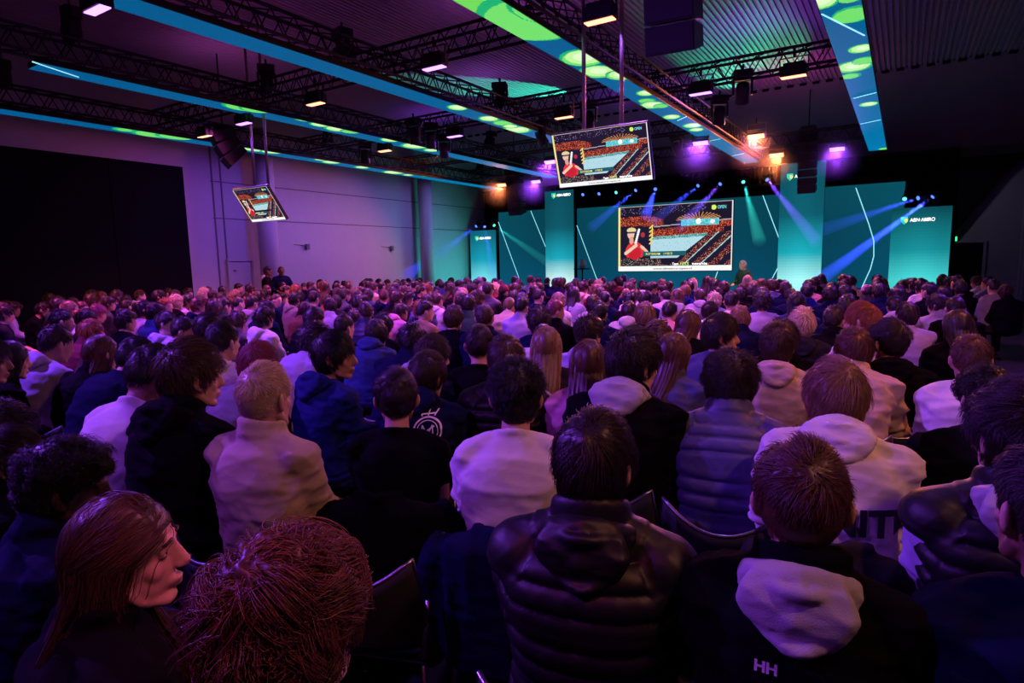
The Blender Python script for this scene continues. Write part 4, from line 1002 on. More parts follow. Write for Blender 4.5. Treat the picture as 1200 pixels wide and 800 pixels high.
def hairm(c):
    nm = f'{c} hair'
    if nm in MATS: return MATS[nm]
    m = mat(nm, HAIRC[c], .42, noise=.35, nscale=45, spec=.5); nt = m.node_tree; b = nt.nodes['Principled BSDF']     # every strand its own shade
    src = b.inputs['Base Color'].links[0].from_socket; h = nt.nodes.new('ShaderNodeHairInfo'); r = nt.nodes.new('ShaderNodeMapRange'); r.inputs['To Min'].default_value = .55; r.inputs['To Max'].default_value = 1.9
    nt.links.new(h.outputs['Random'], r.inputs['Value']); x = nt.nodes.new('ShaderNodeVectorMath'); x.operation = 'SCALE'
    nt.links.new(src, x.inputs[0]); nt.links.new(r.outputs['Result'], x.inputs['Scale']); nt.links.new(x.outputs['Vector'], b.inputs['Base Color']); return m
def skinm(c): return mat(f'{c} skin', SKINC[c], .5, noise=.06, nscale=20, spec=.4)
m_shoe = mat('dark trainers', (.02, .02, .022), .5, noise=.2); m_eye = mat('eye white', (.75, .72, .70), .2, noise=0); m_iris = mat('dark iris', (.02, .012, .008), .1, noise=0)
_eye = {}
def eye_meshes():
    if not _eye:
        _eye['e'] = MB().ell((0, 0, 0), (.0118,)*3, 16, 12).mesh('eye', True)
        _eye['i'] = MB().ell((0, .0088, 0), (.0056, .0038, .0056), 12, 8).mesh('iris', True)
        def lid(a0, a1):
            q = MB(); V = []; aa = np.linspace(a0, a1, 9); bb = np.linspace(-1.45, 1.45, 15)
            for r in (.0127, .0112):
                for a in aa: V += [(r*math.sin(b), r*math.cos(b)*math.cos(a), r*math.cos(b)*math.sin(a)) for b in bb]
            F = [(k*135+i*15+j, k*135+i*15+j+1, k*135+(i+1)*15+j+1, k*135+(i+1)*15+j) for k in (0, 1) for i in range(8) for j in range(14)]
            return q.add(V, F)
        l1 = lid(.22, 1.7); l2 = lid(-1.6, -.42); l1.add(np.concatenate(l2.v), l2.f); _eye['l'] = l1.mesh('eyelid', True)
        _eye['b'] = MB().tube([(-.019, -.002, -.002), (-.004, .004, .003), (.012, .001, .003), (.022, -.010, -.002)], [.0022, .0036, .0032, .0015], 6).mesh('eyebrow', True)
    return _eye
_cov = {}
def cap_mesh():
    if 'c' not in _cov:
        m = MB(); pr = [(.006, .128), (.045, .120), (.082, .085), (.098, .03), (.100, .0)]; V = []
        m.lathe([(r, z) for r, z in pr]+[(.094, 0)], (0, -.008, .008), 28)
        t = np.linspace(-1, 1, 15); top = [(s*.075, .085+.075*(1-s*s)**.5, .016-.012*s*s) for s in t]; inn = [(s*.082, .060+.02*(1-s*s), .022-.006*s*s) for s in t]
        V = np.array(inn+top); V2 = V-np.array((0, 0, .006)); F = [(i, i+1, 15+i+1, 15+i) for i in range(14)]; F += [tuple(30+k for k in f[::-1]) for f in F]+[(15+i, 16+i, 46+i, 45+i) for i in range(14)]
        m.add(np.concatenate([V, V2]), F); _cov['c'] = m.mesh('cap', True)
    return _cov['c']
def top_local(pose, yaw, pitch, roll, hair):
    M = head_matrix(skel(pose), yaw, pitch, roll); t = HST[hair][0] if hair else 0
    d = np.random.default_rng(1).normal(size=(600, 3)); d /= np.linalg.norm(d, axis=1)[:, None]
    k = hmask(d, hair or 'buzz') if hair else 1
    P = HC0+d*(rsk(d)+hthick(d, hair or 'buzz')*k*.95)[:, None]
    W = P @ np.array(M.to_3x3()).T+np.array(M.translation); i = W[:, 2].argmax(); c = np.array(M @ Vector((0, -.012, .0)))
    return np.array((c[0], c[1], W[i, 2]))
N_STR = {0: 9000, 1: 3600, 2: 1100, 3: 320}; R_STR = {0: .0007, 1: .0013, 2: .0025, 3: .0045}
PEOPLE = []
GNAME = dict(tee='t_shirt', sweater='sweater', fleece='fleece_pullover', hoodie='hoodie', jacket='jacket', puffer='puffer_jacket', vest='quilted_vest', coat='teddy_coat', shirt='shirt', suit='suit_jacket')
def person(loc, byaw=0, s=1.0, pose='up', yaw=0, pitch=5, roll=0, hair='crop', hc='dark', top='hoodie', tc='navy', skin='light', lod=2, hood=None, female=False, face=False, smile=False, under=None, hat=None, legs='charcoal', seed=0, sz=None):
    B = body_mesh(pose, yaw, pitch, roll, lod, female, smile)
    root = obj('person', B, skinm(skin), None, tuple(loc), (0, 0, R_(byaw)), (s, s, sz or s))
    HM = head_matrix(skel(pose), yaw, pitch, roll)
    if hair:
        h = obj('hair', hair_mesh(hair, lod, seed % 3), hairm(hc), root); h.matrix_basis = HM
        if hair != 'buzz':
            c = strand_curves(hair, N_STR[lod] if hair != 'long' else int(N_STR[lod]*1.7), (10, 9, 7, 5)[lod] if hair not in ('long',) else (18, 16, 10, 8)[lod], seed % 3, R_STR[lod]*(1.35 if hair == 'bigcurl' else 1))
            o = bpy.data.objects.new('hair_strands', c); COL.objects.link(o); o.parent = h
            if not c.materials: c.materials.append(hairm(hc))
            o.material_slots[0].link = 'OBJECT'; o.material_slots[0].material = hairm(hc)
    if hat:
        k = obj('cap', cap_mesh(), fabm(hat), root); k.matrix_basis = HM
    if face:
        E = eye_meshes()
        for sx in (-1, 1):
            e = obj('eye', E['e'], m_eye, root); e.matrix_basis = HM @ Matrix.Translation((sx*.031, .0735, .0045)); obj('iris', E['i'], m_iris, e); obj('eyelid', E['l'], skinm(skin), e)
            b = obj('eyebrow', E['b'], hairm(hc if hc not in ('blond',) else 'sandy'), root); b.matrix_basis = HM @ Matrix.Translation((sx*.031, .0915, .030)) @ Matrix.Scale(sx, 4, (1, 0, 0))
    if top == 'vest':
        t = obj(GNAME['hoodie' if hood else 'sweater'], garment_mesh('sweater', pose, lod), fabm(under or 'pale'), root)
        v = obj('quilted_vest', garment_mesh('vest', pose, lod), fabm(tc, 'vest'), root)
    else:
        t = obj(GNAME[top], garment_mesh(top, pose, lod), fabm(tc, top), root)
        if under and top != 'hoodie': obj('undershirt_collar', hood_mesh(pose, max(lod, 1), .60), fabm(under), root)
    if hood or top == 'hoodie':
        obj('hood', hood_mesh(pose, lod), fabm(hood or tc, top), t if top == 'hoodie' or top == 'vest' else root)
    obj('trousers', trousers_mesh(pose, lod), fabm(legs), root)
    for k in 'LR': obj('shoe', shoe_mesh(pose, k, lod), m_shoe, root)
    return root
# ------------------------------------------------------------------ who sits where
STAGE_C = np.array((-5.8, 21.0))
PLACED = []          # x, y of everyone seated
def zone(px):
    for x, w in ((60, 'at left picture edge'), (213, 'before black partition'), (300, 'below the small television'), (340, 'before two standing men'), (430, 'before the pale wall'), (490, 'left of second column'), (555, 'below second wall column'), (590, 'below leftmost stage column'), (640, 'below left stage panel'), (678, 'below the white-footed column'),
                 (728, 'below the small bar table'), (795, 'under screen left half'), (862, 'under screen right half'), (916, 'below the standing host'), (968, 'below the tallest cyan column'), (1048, 'below the bent white line'), (1113, 'below rightmost stage column')):
        if px < x: return w
    return 'beside the open floor'
def rows(d): return 'closest row' if d < 1.75 else 'near rows' if d < 3.0 else 'middle rows' if d < 5.5 else 'far rows' if d < 9.5 else 'farthest rows'
HW = dict(buzz='close-cropped', short='short-haired', crop='crop-haired', medium='mop-haired', messy='tousle-haired', curly='curly-haired', afro='tight-curled', bowl='bowl-cut', long='long-haired', quiff='quiffed', bigcurl='big-curled', fringe='fringed', curltop='curly-topped')
CW = dict(black='black', dark='dark', brown='brown', auburn='auburn', ginger='ginger', blond='blond', sandy='sandy', grey='grey', magenta='reddish')
TW = dict(tee='t-shirt', sweater='sweater', fleece='fleece', hoodie='hoodie', jacket='jacket', puffer='puffer', vest='quilted vest', coat='teddy coat', shirt='shirt', suit='suit jacket')
REC = []             # (root, dict) used for the labels at the end
SPEC = []
ZTOP = dict(up=1.315, easy=1.295, slump=1.25, fwd=1.225, phone=1.26, cross=1.31, chin=1.27)
def seat(px, py, d=None, pose='easy', by=None, yaw=0, pitch=6, roll=0, hair='crop', hc='dark', top='hoodie', tc='navy', lod=None, label=None, chair=True, **k):
    """note one seated person whose crown is seen at px, py; d is the distance for those close by"""
    k.pop('s_rng', None)
    T = top_local(pose, yaw, pitch, roll, hair); Pz = at_z(px, py, ZTOP[pose]+rng.normal(0, .012)); dz = to_px(Pz)[2]
    if d is None or d > 3.4: dd = dz
    elif d < 1.9: dd = d
    elif d < 2.6: dd = d*(1.10 if px < 470 else 1.05)
    else: dd = .4*d*1.05+.6*dz
    P = at_d(px, py, dd)
    if by is None: by = math.degrees(math.atan2(-(STAGE_C[0]-P[0]), STAGE_C[1]-P[1]))*.85
    q = Matrix.Rotation(R_(float(by)), 3, 'Z') @ Vector((T[0], T[1], 0))*(P[2]/T[2])
    h = dict(px=px, py=py, d=dd, T=T, pose=pose, by=float(by), yaw=yaw, pitch=pitch, roll=roll, hair=hair, hc=hc, top=top, tc=tc, lod=lod, label=label, chair=chair, k=k, loc=np.array((P[0]-q.x, P[1]-q.y)), loc0=np.array((P[0]-q.x, P[1]-q.y)), off=np.array((q.x, q.y)))
    SPEC.append(h); return h
def settle():
    """nobody sits in anybody's lap: nudge neighbours apart until seats are clear"""
    for it in range(160):
        for i in range(len(SPEC)):
            for j in range(i):
                a, b = SPEC[i], SPEC[j]; v = (a['loc']-b['loc'])/np.array((.45, .62)); L = np.linalg.norm(v)
                if L < 1:
                    p = v/(L+1e-6)*(1-L)*np.array((.45, .62))*.25; wa = .25 if a['d'] < 1.9 else 1; wb = .25 if b['d'] < 1.9 else 1
                    a['loc'] = a['loc']+p*wa; b['loc'] = b['loc']-p*wb
        for a in SPEC: a['loc'] = a['loc']+(a['loc0']-a['loc'])*.12
def build_spec():
    for h in SPEC:
        hp = h['loc']+h['off']; dx, dy = hp
        z = 1.3
        for _ in range(4):                      # height at which the crown keeps its place in the view
            _, y, dep = to_px((dx, dy, z)); z += (y-h['py'])*dep/FPX
        s = min(1.09, max(.88, z/h['T'][2])); h['s'] = s; dep = to_px((dx, dy, z))[2]; h['d'] = dep
        lod = h['lod'] if h['lod'] is not None else 1 if dep < 4.2 else 2 if dep < 6.5 else 3
        h['root'] = person((h['loc'][0], h['loc'][1], 0), h['by'], s, h['pose'], h['yaw'], h['pitch'], h['roll'], h['hair'], h['hc'], h['top'], h['tc'], lod=lod, **h['k'])
        h['hood'] = h['k'].get('hood'); h['hat'] = h['k'].get('hat'); h['chair'] = h['chair'] and dep < 5.0
        PLACED.append(tuple(h['loc'])); REC.append((h['root'], h))
_bvh = {}
def decal(root, gname, me, cx, cz, m, name, w=None, off=.006, rotz=0, s=1.0):
    """flat print laid on the back of a garment: every vertex is pressed onto the cloth"""
    from mathutils.bvhtree import BVHTree
    root = root['root']
    g = [c for c in root.children if c.name.split('.')[0] == gname][0]
    key = g.data.name
    if key not in _bvh:
        v, _ = get_vn(g.data); _bvh[key] = BVHTree.FromPolygons(v.tolist(), [tuple(p.vertices) for p in g.data.polygons])
    bm = bmesh.new(); bm.from_mesh(me); bmesh.ops.subdivide_edges(bm, edges=bm.edges[:], cuts=2, use_grid_fill=True)
    ca, sa = math.cos(rotz), math.sin(rotz)
    for v in bm.verts:
        x, z = v.co.x*s, v.co.y*s; x, z = x*ca-z*sa, x*sa+z*ca
        h = _bvh[key].ray_cast(Vector((cx+x, -1.2, cz+z)), Vector((0, 1, 0)))
        v.co = (cx+x, (h[0].y if h[0] else -.2)-off, cz+z)
    bm.to_mesh(me); bm.free()
    return obj(name, me, m, g)
def text2d(t, size, bold=0):
    me = text_mesh(t, size, 0, 'CENTER', bold); return me
m_print = mat('pale print', (.75, .72, .74), .6, noise=.03); m_ink = mat('dark print', (.012, .012, .02), .7, noise=.05)
P_ = seat
# closest row
girl = P_(132, 578, 1.24, 'easy', -14, -26, 2, 0, 'long', 'brown', 'jacket', 'black', lod=0, female=True, face=True, smile=True, s_rng=(.85, 1.12), label='long brown-haired woman in profile, smiling, at the lower left')
curl = P_(322, 622, .90, 'easy', 14, -22, 4, 0, 'bigcurl', 'auburn', 'puffer', 'navy', lod=0, s_rng=(.9, 1.13), label='person with big wavy auburn hair and dark puffer jacket, bottom left')
mid = P_(695, 479, 1.50, 'up', 16, -16, 8, 0, 'medium', 'dark', 'puffer', 'black', lod=0, hood='black', under='beige', s_rng=(.9, 1.13), label='dark-haired person in black hooded puffer jacket, bottom centre')
hh = P_(950, 513, 1.27, 'up', 6, 2, 4, 0, 'crop', 'auburn', 'jacket', 'black', lod=0, hood='pale', s_rng=(.9, 1.13), label='person with grey hood over black jacket, small pale letters on the back')
P_(1236, 515, 1.14, 'up', 12, 14, 2, 0, 'short', 'dark', 'sweater', 'navy', lod=0, s_rng=(.9, 1.14), face=True, label='person in plain navy sweater cut off by the right picture edge')
P_(1203, 446, 1.55, 'up', 8, 22, 6, 0, 'messy', 'dark', 'vest', 'black', lod=0, hood='pale', under='lilac', s_rng=(.9, 1.13), label='dark-haired person in black quilted vest over pale hoodie, right edge')
P_(1160, 428, 2.35, 'slump', 4, 18, 14, 0, 'curltop', 'black', 'jacket', 'black', label='curly black-haired person in black, partly behind the quilted vest')
P_(66, 513, 1.66, 'easy', -10, -16, 14, 0, 'afro', 'black', 'jacket', 'navy', lod=0, skin='dark', s_rng=(.85, 1.1), label='person with tight black curls looking down, behind the smiling woman')
P_(-6, 500, 2.0, 'easy', 0, -30, 12, 0, 'medium', 'dark', 'jacket', 'black', skin='fair'); P_(38, 468, 2.2, 'slump', 5, 0, 12, 0, 'bigcurl', 'dark', 'puffer', 'black')
# near rows, left to right
P_(4, 394, 2.9, 'easy', 0, -20, 8, 0, 'medium', 'dark', 'jacket', 'black', skin='tan'); P_(30, 398, 3.2, 'slump', 5, 0, 10, 0, 'long', 'black', 'jacket', 'black', female=True)
P_(57, 381, 2.85, 'slump', 12, -10, 20, 0, 'short', 'dark', 'hoodie', 'lilac', skin='tan'); P_(138, 395, 2.75, 'fwd', 10, -15, 25, 0, 'short', 'black', 'sweater', 'navy', skin='tan'); P_(166, 404, 2.42, 'slump', 14, -22, 26, 0, 'short', 'black', 'shirt', 'white', skin='tan')
P_(208, 397, 2.3, 'easy', 8, -20, 6, 0, 'messy', 'brown', 'jacket', 'black', hood='black', lod=1, label='tousled brown-haired person in black hooded jacket, left of the blond in fleece')
blond = P_(317, 424, 2.18, 'up', 14, -6, 4, 0, 'short', 'blond', 'fleece', 'beige', lod=0, label='short blond person in pale beige fleece with a stand-up collar'); P_(310, 399, 2.62, 'slump', 12, 0, 10, 0, 'bowl', 'magenta', 'coat', 'grey', label='reddish bowl-cut person in woolly coat behind the blond in fleece')
P_(243, 366, 3.25, 'up', 0, -24, 6, 0, 'crop', 'dark', 'tee', 'white', skin='tan', face=True); P_(273, 376, 2.95, 'easy', 18, -10, 4, 0, 'short', 'black', 'hoodie', 'white'); P_(213, 371, 3.5, 'easy', -12, -30, 16, 0, 'short', 'dark', 'sweater', 'tan', face=True)
P_(356, 377, 2.95, 'fwd', -8, -34, -8, 0, 'curly', 'dark', 'sweater', 'lilac', skin='tan', face=True, label='curly dark-haired person in lilac sweater bending forward to the right')
P_(424, 387, 2.85, 'easy', -10, -44, 4, 0, 'medium', 'black', 'hoodie', 'royal', skin='tan', face=True, smile=True, label='smiling black-haired person in royal blue hoodie turned to the right')
tee = P_(441, 430, 2.35, 'up', 28, 14, 4, 0, 'crop', 'dark', 'tee', 'black', lod=0, label='person in black t-shirt, back of head and both ears in view')
P_(487, 392, 2.85, 'fwd', 2, -22, 10, 0, 'messy', 'dark', 'hoodie', 'navy', hood='pale', label='person bending down in navy top with white-edged hood'); crest = P_(522, 411, 2.8, 'slump', 22, -24, 14, 0, 'medium', 'dark', 'hoodie', 'navy', label='person in navy hoodie with a round pale crest on the back')
P_(551, 380, 3.3, 'up', 26, 4, 6, 0, 'short', 'dark', 'tee', 'black', lod=1, label='short-haired person in black t-shirt left of the black puffer jacket'); P_(589, 391, 2.72, 'up', 24, 4, 8, 0, 'medium', 'brown', 'puffer', 'black', label='brown mop-haired person in black puffer jacket behind the white sweater')
white = P_(618, 418, 2.2, 'easy', 24, 2, 2, 0, 'curltop', 'black', 'sweater', 'white', lod=0, label='curly-topped dark-haired person in white sweater, centre'); P_(622, 381, 3.2, 'up', 22, 0, 6, 0, 'long', 'sandy', 'sweater', 'charcoal', female=True, label='woman with long straight light brown hair behind the white sweater')
P_(683, 396, 3.05, 'up', 18, 6, 6, 0, 'long', 'auburn', 'sweater', 'pink', female=True, label='woman with long auburn hair left of the pale hood')
nf = P_(747, 384, 2.5, 'slump', 4, -34, 10, 0, 'messy', 'dark', 'jacket', 'black', hood='pale', lod=1, label='person in black jacket with pale hood and small white half-round logo'); P_(784, 388, 2.9, 'easy', 0, -20, 8, 0, 'long', 'auburn', 'jacket', 'slate', female=True, label='woman with long auburn hair right of the pale hood')
quil = P_(845, 408, 2.45, 'slump', 10, 2, 10, 0, 'curly', 'dark', 'puffer', 'slate', lod=0, label='curly-haired person in grey-blue horizontally quilted puffer jacket')
bowl = P_(973, 418, 2.1, 'slump', 6, 14, 10, 0, 'bowl', 'sandy', 'hoodie', 'white', lod=0, label='sandy bowl-cut person in white hoodie with dark letters on the back'); P_(986, 383, 2.85, 'fwd', 0, 6, 0, 0, 'medium', 'auburn', 'jacket', 'beige', lod=1, label='auburn-haired person in beige jacket bent forward behind the white hoodie')
P_(1038, 373, 2.85, 'easy', 8, 30, 4, 0, 'quiff', 'dark', 'hoodie', 'black', lod=1, label='quiffed dark-haired person in black hoodie looking left'); P_(1010, 353, 3.4, 'up', 26, 44, 10, 0, 'medium', 'ginger', 'sweater', 'white', lod=1, face=True, label='reddish-haired person in left profile, white sweater')
P_(1136, 393, 2.85, 'slump', 2, -4, 16, 0, 'crop', 'auburn', 'sweater', 'white', lod=1, label='crop-haired person in white sweater, head bowed, near open floor'); P_(1124, 361, 3.5, 'up', 10, 14, 12, 0, 'long', 'dark', 'tee', 'black', female=True, lod=1, label='woman with long dark hair in black t-shirt near open floor')
P_(905, 373, 2.95, 'slump', 10, 0, 8, 0, 'curly', 'dark', 'hoodie', 'black', lod=1); P_(939, 377, 3.25, 'easy', 8, -12, 10, 0, 'messy', 'brown', 'hoodie', 'beige', lod=1)
P_(843, 367, 3.25, 'easy', -14, -52, 4, 0, 'messy', 'dark', 'sweater', 'slate', face=True, lod=1, label='tousled dark-haired person in grey-blue sweater looking right, face visible')
P_(824, 353, 3.75, 'fwd', 6, -30, -4, 0, 'crop', 'dark', 'sweater', 'white', lod=1, label='crop-haired person in white sweater bent forward, below the big screen')
P_(793, 352, 3.95, 'slump', 12, -10, 4, 0, 'short', 'black', 'sweater', 'pink'); P_(775, 373, 3.35, 'slump', 10, 0, 6, 0, 'bigcurl', 'brown', 'jacket', 'maroon')
# middle rows
for a in ((145, 361, 3.5, 'up', 8, -16, 6, 0, 'messy', 'dark', 'sweater', 'black'), (70, 362, 3.5, 'up', 0, -20, 12, 0, 'short', 'dark', 'shirt', 'black'), (92, 391, 3.1, 'slump', 8, 0, 8, 0, 'long', 'auburn', 'jacket', 'black'), (104, 374, 3.6, 'slump', 4, -10, 12, 0, 'medium', 'ginger', 'jacket', 'maroon'),
          (86, 352, 4.4, 'easy', -10, -30, 10, 0, 'long', 'sandy', 'sweater', 'pink'), (106, 356, 4.6, 'slump', 0, -20, 16, 0, 'medium', 'magenta', 'jacket', 'pink'), (402, 368, 3.6, 'fwd', 10, -16, 6, 0, 'short', 'dark', 'jacket', 'navy'), (440, 374, 3.5, 'fwd', 20, -6, 4, 0, 'medium', 'dark', 'hoodie', 'blue'),
          (484, 377, 3.25, 'fwd', 18, 2, 4, 0, 'messy', 'black', 'jacket', 'navy'), (531, 357, 3.9, 'up', 10, -10, 6, 0, 'medium', 'brown', 'sweater', 'black'), (567, 356, 3.85, 'up', 22, 0, 6, 0, 'short', 'brown', 'jacket', 'navy'), (497, 351, 4.3, 'easy', 0, -34, 8, 0, 'short', 'dark', 'sweater', 'tan'),
          (541, 343, 4.7, 'easy', 10, -38, 4, 0, 'messy', 'black', 'jacket', 'black'), (592, 348, 4.4, 'slump', 14, -10, 10, 0, 'buzz', 'sandy', 'jacket', 'beige'), (611, 346, 4.3, 'up', 18, -20, 6, 0, 'short', 'black', 'fleece', 'lilac'), (553, 344, 4.9, 'up', 10, -4, 6, 0, 'medium', 'dark', 'jacket', 'green'),
          (650, 350, 4.1, 'up', 6, -40, 6, 0, 'short', 'magenta', 'jacket', 'black'), (631, 358, 3.7, 'up', 16, -14, 8, 0, 'curly', 'dark', 'sweater', 'navy'), (692, 367, 3.4, 'easy', 14, -26, 6, 0, 'quiff', 'dark', 'hoodie', 'lilac'), (737, 352, 4.2, 'slump', 14, 0, 8, 0, 'medium', 'dark', 'hoodie', 'pale'),
          (756, 353, 3.9, 'up', 16, 0, 8, 0, 'bowl', 'sandy', 'jacket', 'navy'), (950, 359, 3.7, 'up', 8, -8, 6, 0, 'medium', 'blond', 'hoodie', 'charcoal'), (973, 357, 4.1, 'easy', 8, -34, 10, 0, 'short', 'dark', 'jacket', 'black'), (868, 358, 3.75, 'slump', 12, 0, 8, 0, 'medium', 'sandy', 'jacket', 'navy'),
          (886, 339, 4.8, 'up', 12, 0, 6, 0, 'curly', 'dark', 'sweater', 'lilac'), (930, 341, 4.3, 'up', 10, 0, 8, 0, 'long', 'black', 'jacket', 'blue'), (868, 340, 4.9, 'up', 10, 0, 6, 0, 'crop', 'dark', 'sweater', 'white'), (946, 332, 5.0, 'up', 10, -6, 6, 0, 'short', 'black', 'jacket', 'royal'),
          (990, 333, 4.7, 'easy', 8, 0, 8, 0, 'medium', 'dark', 'hoodie', 'lilac'), (974, 333, 5.4, 'up', 10, 10, 6, 0, 'medium', 'dark', 'jacket', 'navy'), (1100, 343, 4.3, 'easy', 20, 40, 16, 0, 'medium', 'dark', 'jacket', 'pale'), (1118, 347, 4.7, 'slump', 10, 0, 10, 0, 'short', 'dark', 'jacket', 'black'),
          (1090, 330, 5.2, 'up', 22, 26, 2, 0, 'short', 'dark', 'jacket', 'black'), (1053, 334, 4.6, 'up', 8, 0, 6, 0, 'curly', 'dark', 'jacket', 'navy'), (702, 353, 4.4, 'easy', 14, -10, 6, 0, 'crop', 'black', 'jacket', 'navy'), (180, 353, 4.2, 'up', 8, -20, 6, 0, 'messy', 'dark', 'jacket', 'blue'),
          (205, 344, 4.9, 'up', 0, -10, 6, 0, 'medium', 'blond', 'sweater', 'black'), (250, 349, 4.6, 'up', 10, 0, 6, 0, 'long', 'brown', 'sweater', 'pink'), (311, 350, 4.3, 'easy', 10, -8, 8, 0, 'medium', 'dark', 'suit', 'navy'), (294, 345, 4.9, 'up', 10, 0, 8, 0, 'crop', 'dark', 'hoodie', 'pale')):
    P_(*a)
P_(1052, 346, 3.9, 'slump', 8, 0, 8, 0, 'short', 'dark', 'hoodie', 'pale', hat='charcoal', label='person in dark cap and pale hoodie near the right stage column')
P_(1017, 333, 5.0, 'slump', 10, 0, 8, 0, 'short', 'dark', 'jacket', 'charcoal', hat='pink', label='person in pale pink cap below the bent white line')
P_(590, 333, 5.6, 'easy', 10, -20, 8, 0, 'short', 'dark', 'jacket', 'black', hat='maroon', label='person in dark red cap below the left stage panel')
P_(292, 332, 7.4, 'up', 10, 0, 6, 0, 'medium', 'dark', 'sweater', 'red', label='person in bright red sweater in the far left rows')
P_(345, 333, 7.0, 'easy', 0, -40, 8, 0, 'medium', 'ginger', 'jacket', 'beige', label='ginger-haired person in beige jacket sitting turned to the right, far left')
P_(500, 332, 6.2, 'easy', 12, -20, 10, 0, 'messy', 'ginger', 'sweater', 'pale'); P_(812, 325, 9.5, 'up', 14, 0, 4, 0, 'long', 'blond', 'jacket', 'pink', female=True, label='woman with long blond hair in the far rows below the big screen')
P_(876, 322, 8.5, 'up', 8, -12, 4, 0, 'long', 'blond', 'jacket', 'white', female=True, label='blond woman right before the standing host')
P_(32, 339, 7.0, 'up', 0, 0, 6, 0, 'long', 'brown', 'sweater', 'black', female=True, label='long brown-haired woman at the far left before the black partition')
settle(); build_spec()
# writing and badges on the clothes
decal(hh, 'jacket', text2d('HH', .030, .0012), -.05, .915, m_print, 'lettering')
decal(bowl, 'hoodie', text2d('UNITE', .115, .004), .055, .80, m_ink, 'lettering')
def badge(n=20, half=False):
    q = MB(); t = np.linspace(0, pi/2, n); V = [(0, 0, 0)]+[(-.05+.1*math.sin(a)*1.0, .055*math.cos(a), 0) for a in t]; V[0] = (-.05, 0, 0); q.add(V, [(0, i, i+1) for i in range(1, n)]); return q.mesh('logo', fixn=False)
decal(nf, 'jacket', badge(), -.07, .905, m_print, 'logo', rotz=-.25)
for i, w in enumerate(('THE', 'NORTH', 'FACE')): decal(nf, 'jacket', text2d(w, .019, .0006), -.098, .940-.019*i, m_print if False else m_ink, 'lettering', off=.008, rotz=-.25)
def crest_mesh():
    q = MB(); n = 40
    for r0, r1 in ((.064, .072), (.050, .054)):
        t = np.arange(n)*2*pi/n; V = [(r*math.cos(a), r*math.sin(a), 0) for r in (r0, r1) for a in t]; q.add(V, [(i, (i+1) % n, n+(i+1) % n, n+i) for i in range(n)])
    def bar(a, b, w=.006):
        a, b = np.array(a), np.array(b); d = (b-a)/np.linalg.norm(b-a); p = np.array((-d[1], d[0]))*w/2; q.add([(*(a+p), 0), (*(a-p), 0), (*(b-p), 0), (*(b+p), 0)], [(0, 1, 2, 3)])
    for a, b in (((-.03, -.035), (-.025, .03)), ((-.025, .03), (0, -.02)), ((0, -.02), (.025, .03)), ((.025, .03), (.03, -.035)), ((-.04, -.02), (.035, .025)), ((-.03, .072), (-.036, .095)), ((0, .074), (0, .102)), ((.03, .072), (.036, .095)), ((-.036, .082), (.036, .082))): bar(a, b)
    return q.mesh('crest', fixn=False)
decal(crest, 'hoodie', crest_mesh(), .085, .935, m_print, 'crest')
# ------------------------------------------------------------------ the far rows, seat by seat
def pick(opts): n = [o for o, w in opts]; w = np.array([w for o, w in opts], float); return n[rng.choice(len(n), p=w/w.sum())]
HOPT = [('crop', 20), ('medium', 24), ('messy', 18), ('short', 16), ('curly', 9), ('long', 10), ('bowl', 6), ('buzz', 2)]
HCO = [('dark', 46), ('black', 20), ('brown', 18), ('auburn', 8), ('sandy', 7), ('blond', 5), ('ginger', 3)]
TOPS = [('hoodie', 26), ('sweater', 22), ('jacket', 24), ('puffer', 9), ('tee', 8), ('shirt', 5), ('fleece', 6)]
TCS = [('black', 26), ('navy', 24), ('charcoal', 10), ('slate', 6), ('white', 8), ('pale', 9), ('grey', 6), ('blue', 4), ('lilac', 4), ('beige', 4), ('royal', 3), ('brown', 3), ('maroon', 2), ('green', 2), ('pink', 2)]
FAR = []
y = 3.4
while y < 15.2:
    x = 1.25+rng.uniform(-.1, .1)
    while x > -14.6:
        X, Y = x+rng.normal(0, .04), y+rng.normal(0, .06)+.25*((x+6)/8)**2*0; x -= .55
        if math.hypot(X-0, Y) < 3.6: continue
        q = to_px((X, Y, 1.2))
        if q[2] < 3.8 or not -12 < q[0] < 1200: continue
        if q[0] > 1090 and q[2] < 9: continue
        if Y > 14.9 and X < -12.5: continue
        if any(((X-a)/.45)**2+((Y-b)/.62)**2 < 1 for a, b in PLACED): continue
        if rng.random() < .07: continue
        FAR.append((q[2], X, Y)); PLACED.append((X, Y))
    y += .86
FAR.sort()
def far_person(X, Y, lod):
    pose = pick([('up', 34), ('easy', 36), ('slump', 18), ('fwd', 8), ('phone', 4)]); by = math.degrees(math.atan2(-(STAGE_C[0]-X), STAGE_C[1]-Y))*.85+rng.normal(0, 7)
    yaw = float(rng.choice([0, 0, 0, 22, -22, 0, -45, 45])); pit = float(rng.choice([4, 12])); hair = pick(HOPT); hc = pick(HCO); top = pick(TOPS); tc = pick(TCS)
    s = ZTOP[pose]/top_local(pose, 0, 6, 0, 'crop')[2]*float(rng.normal(.985, .022))
    sk = pick([('light', 60), ('fair', 20), ('tan', 16), ('brown', 6)])
    return dict(loc=(X, Y, 0), byaw=by, s=s, pose=pose, yaw=yaw, pitch=pit, hair=hair, hc=hc, top=top, tc=tc, skin=sk, lod=lod, seed=int(rng.integers(0, 3)), hood=(tc if top == 'hoodie' else None), female=hair == 'long')
N_MAX = 300-3-len(REC)
for dep, X, Y in FAR[:N_MAX]:
    k = far_person(X, Y, 2 if dep < 6.5 else 3); px, py, _ = to_px((X, Y, 1.27))
    r = person(**k); REC.append((r, dict(px=px, py=py, d=dep, hair=k['hair'], hc=k['hc'], top=k['top'], tc=k['tc'], label=None, loc=k['loc'], by=k['byaw'], s=k['s'], chair=dep < 5.0, hood=None)))
REST = FAR[N_MAX:]
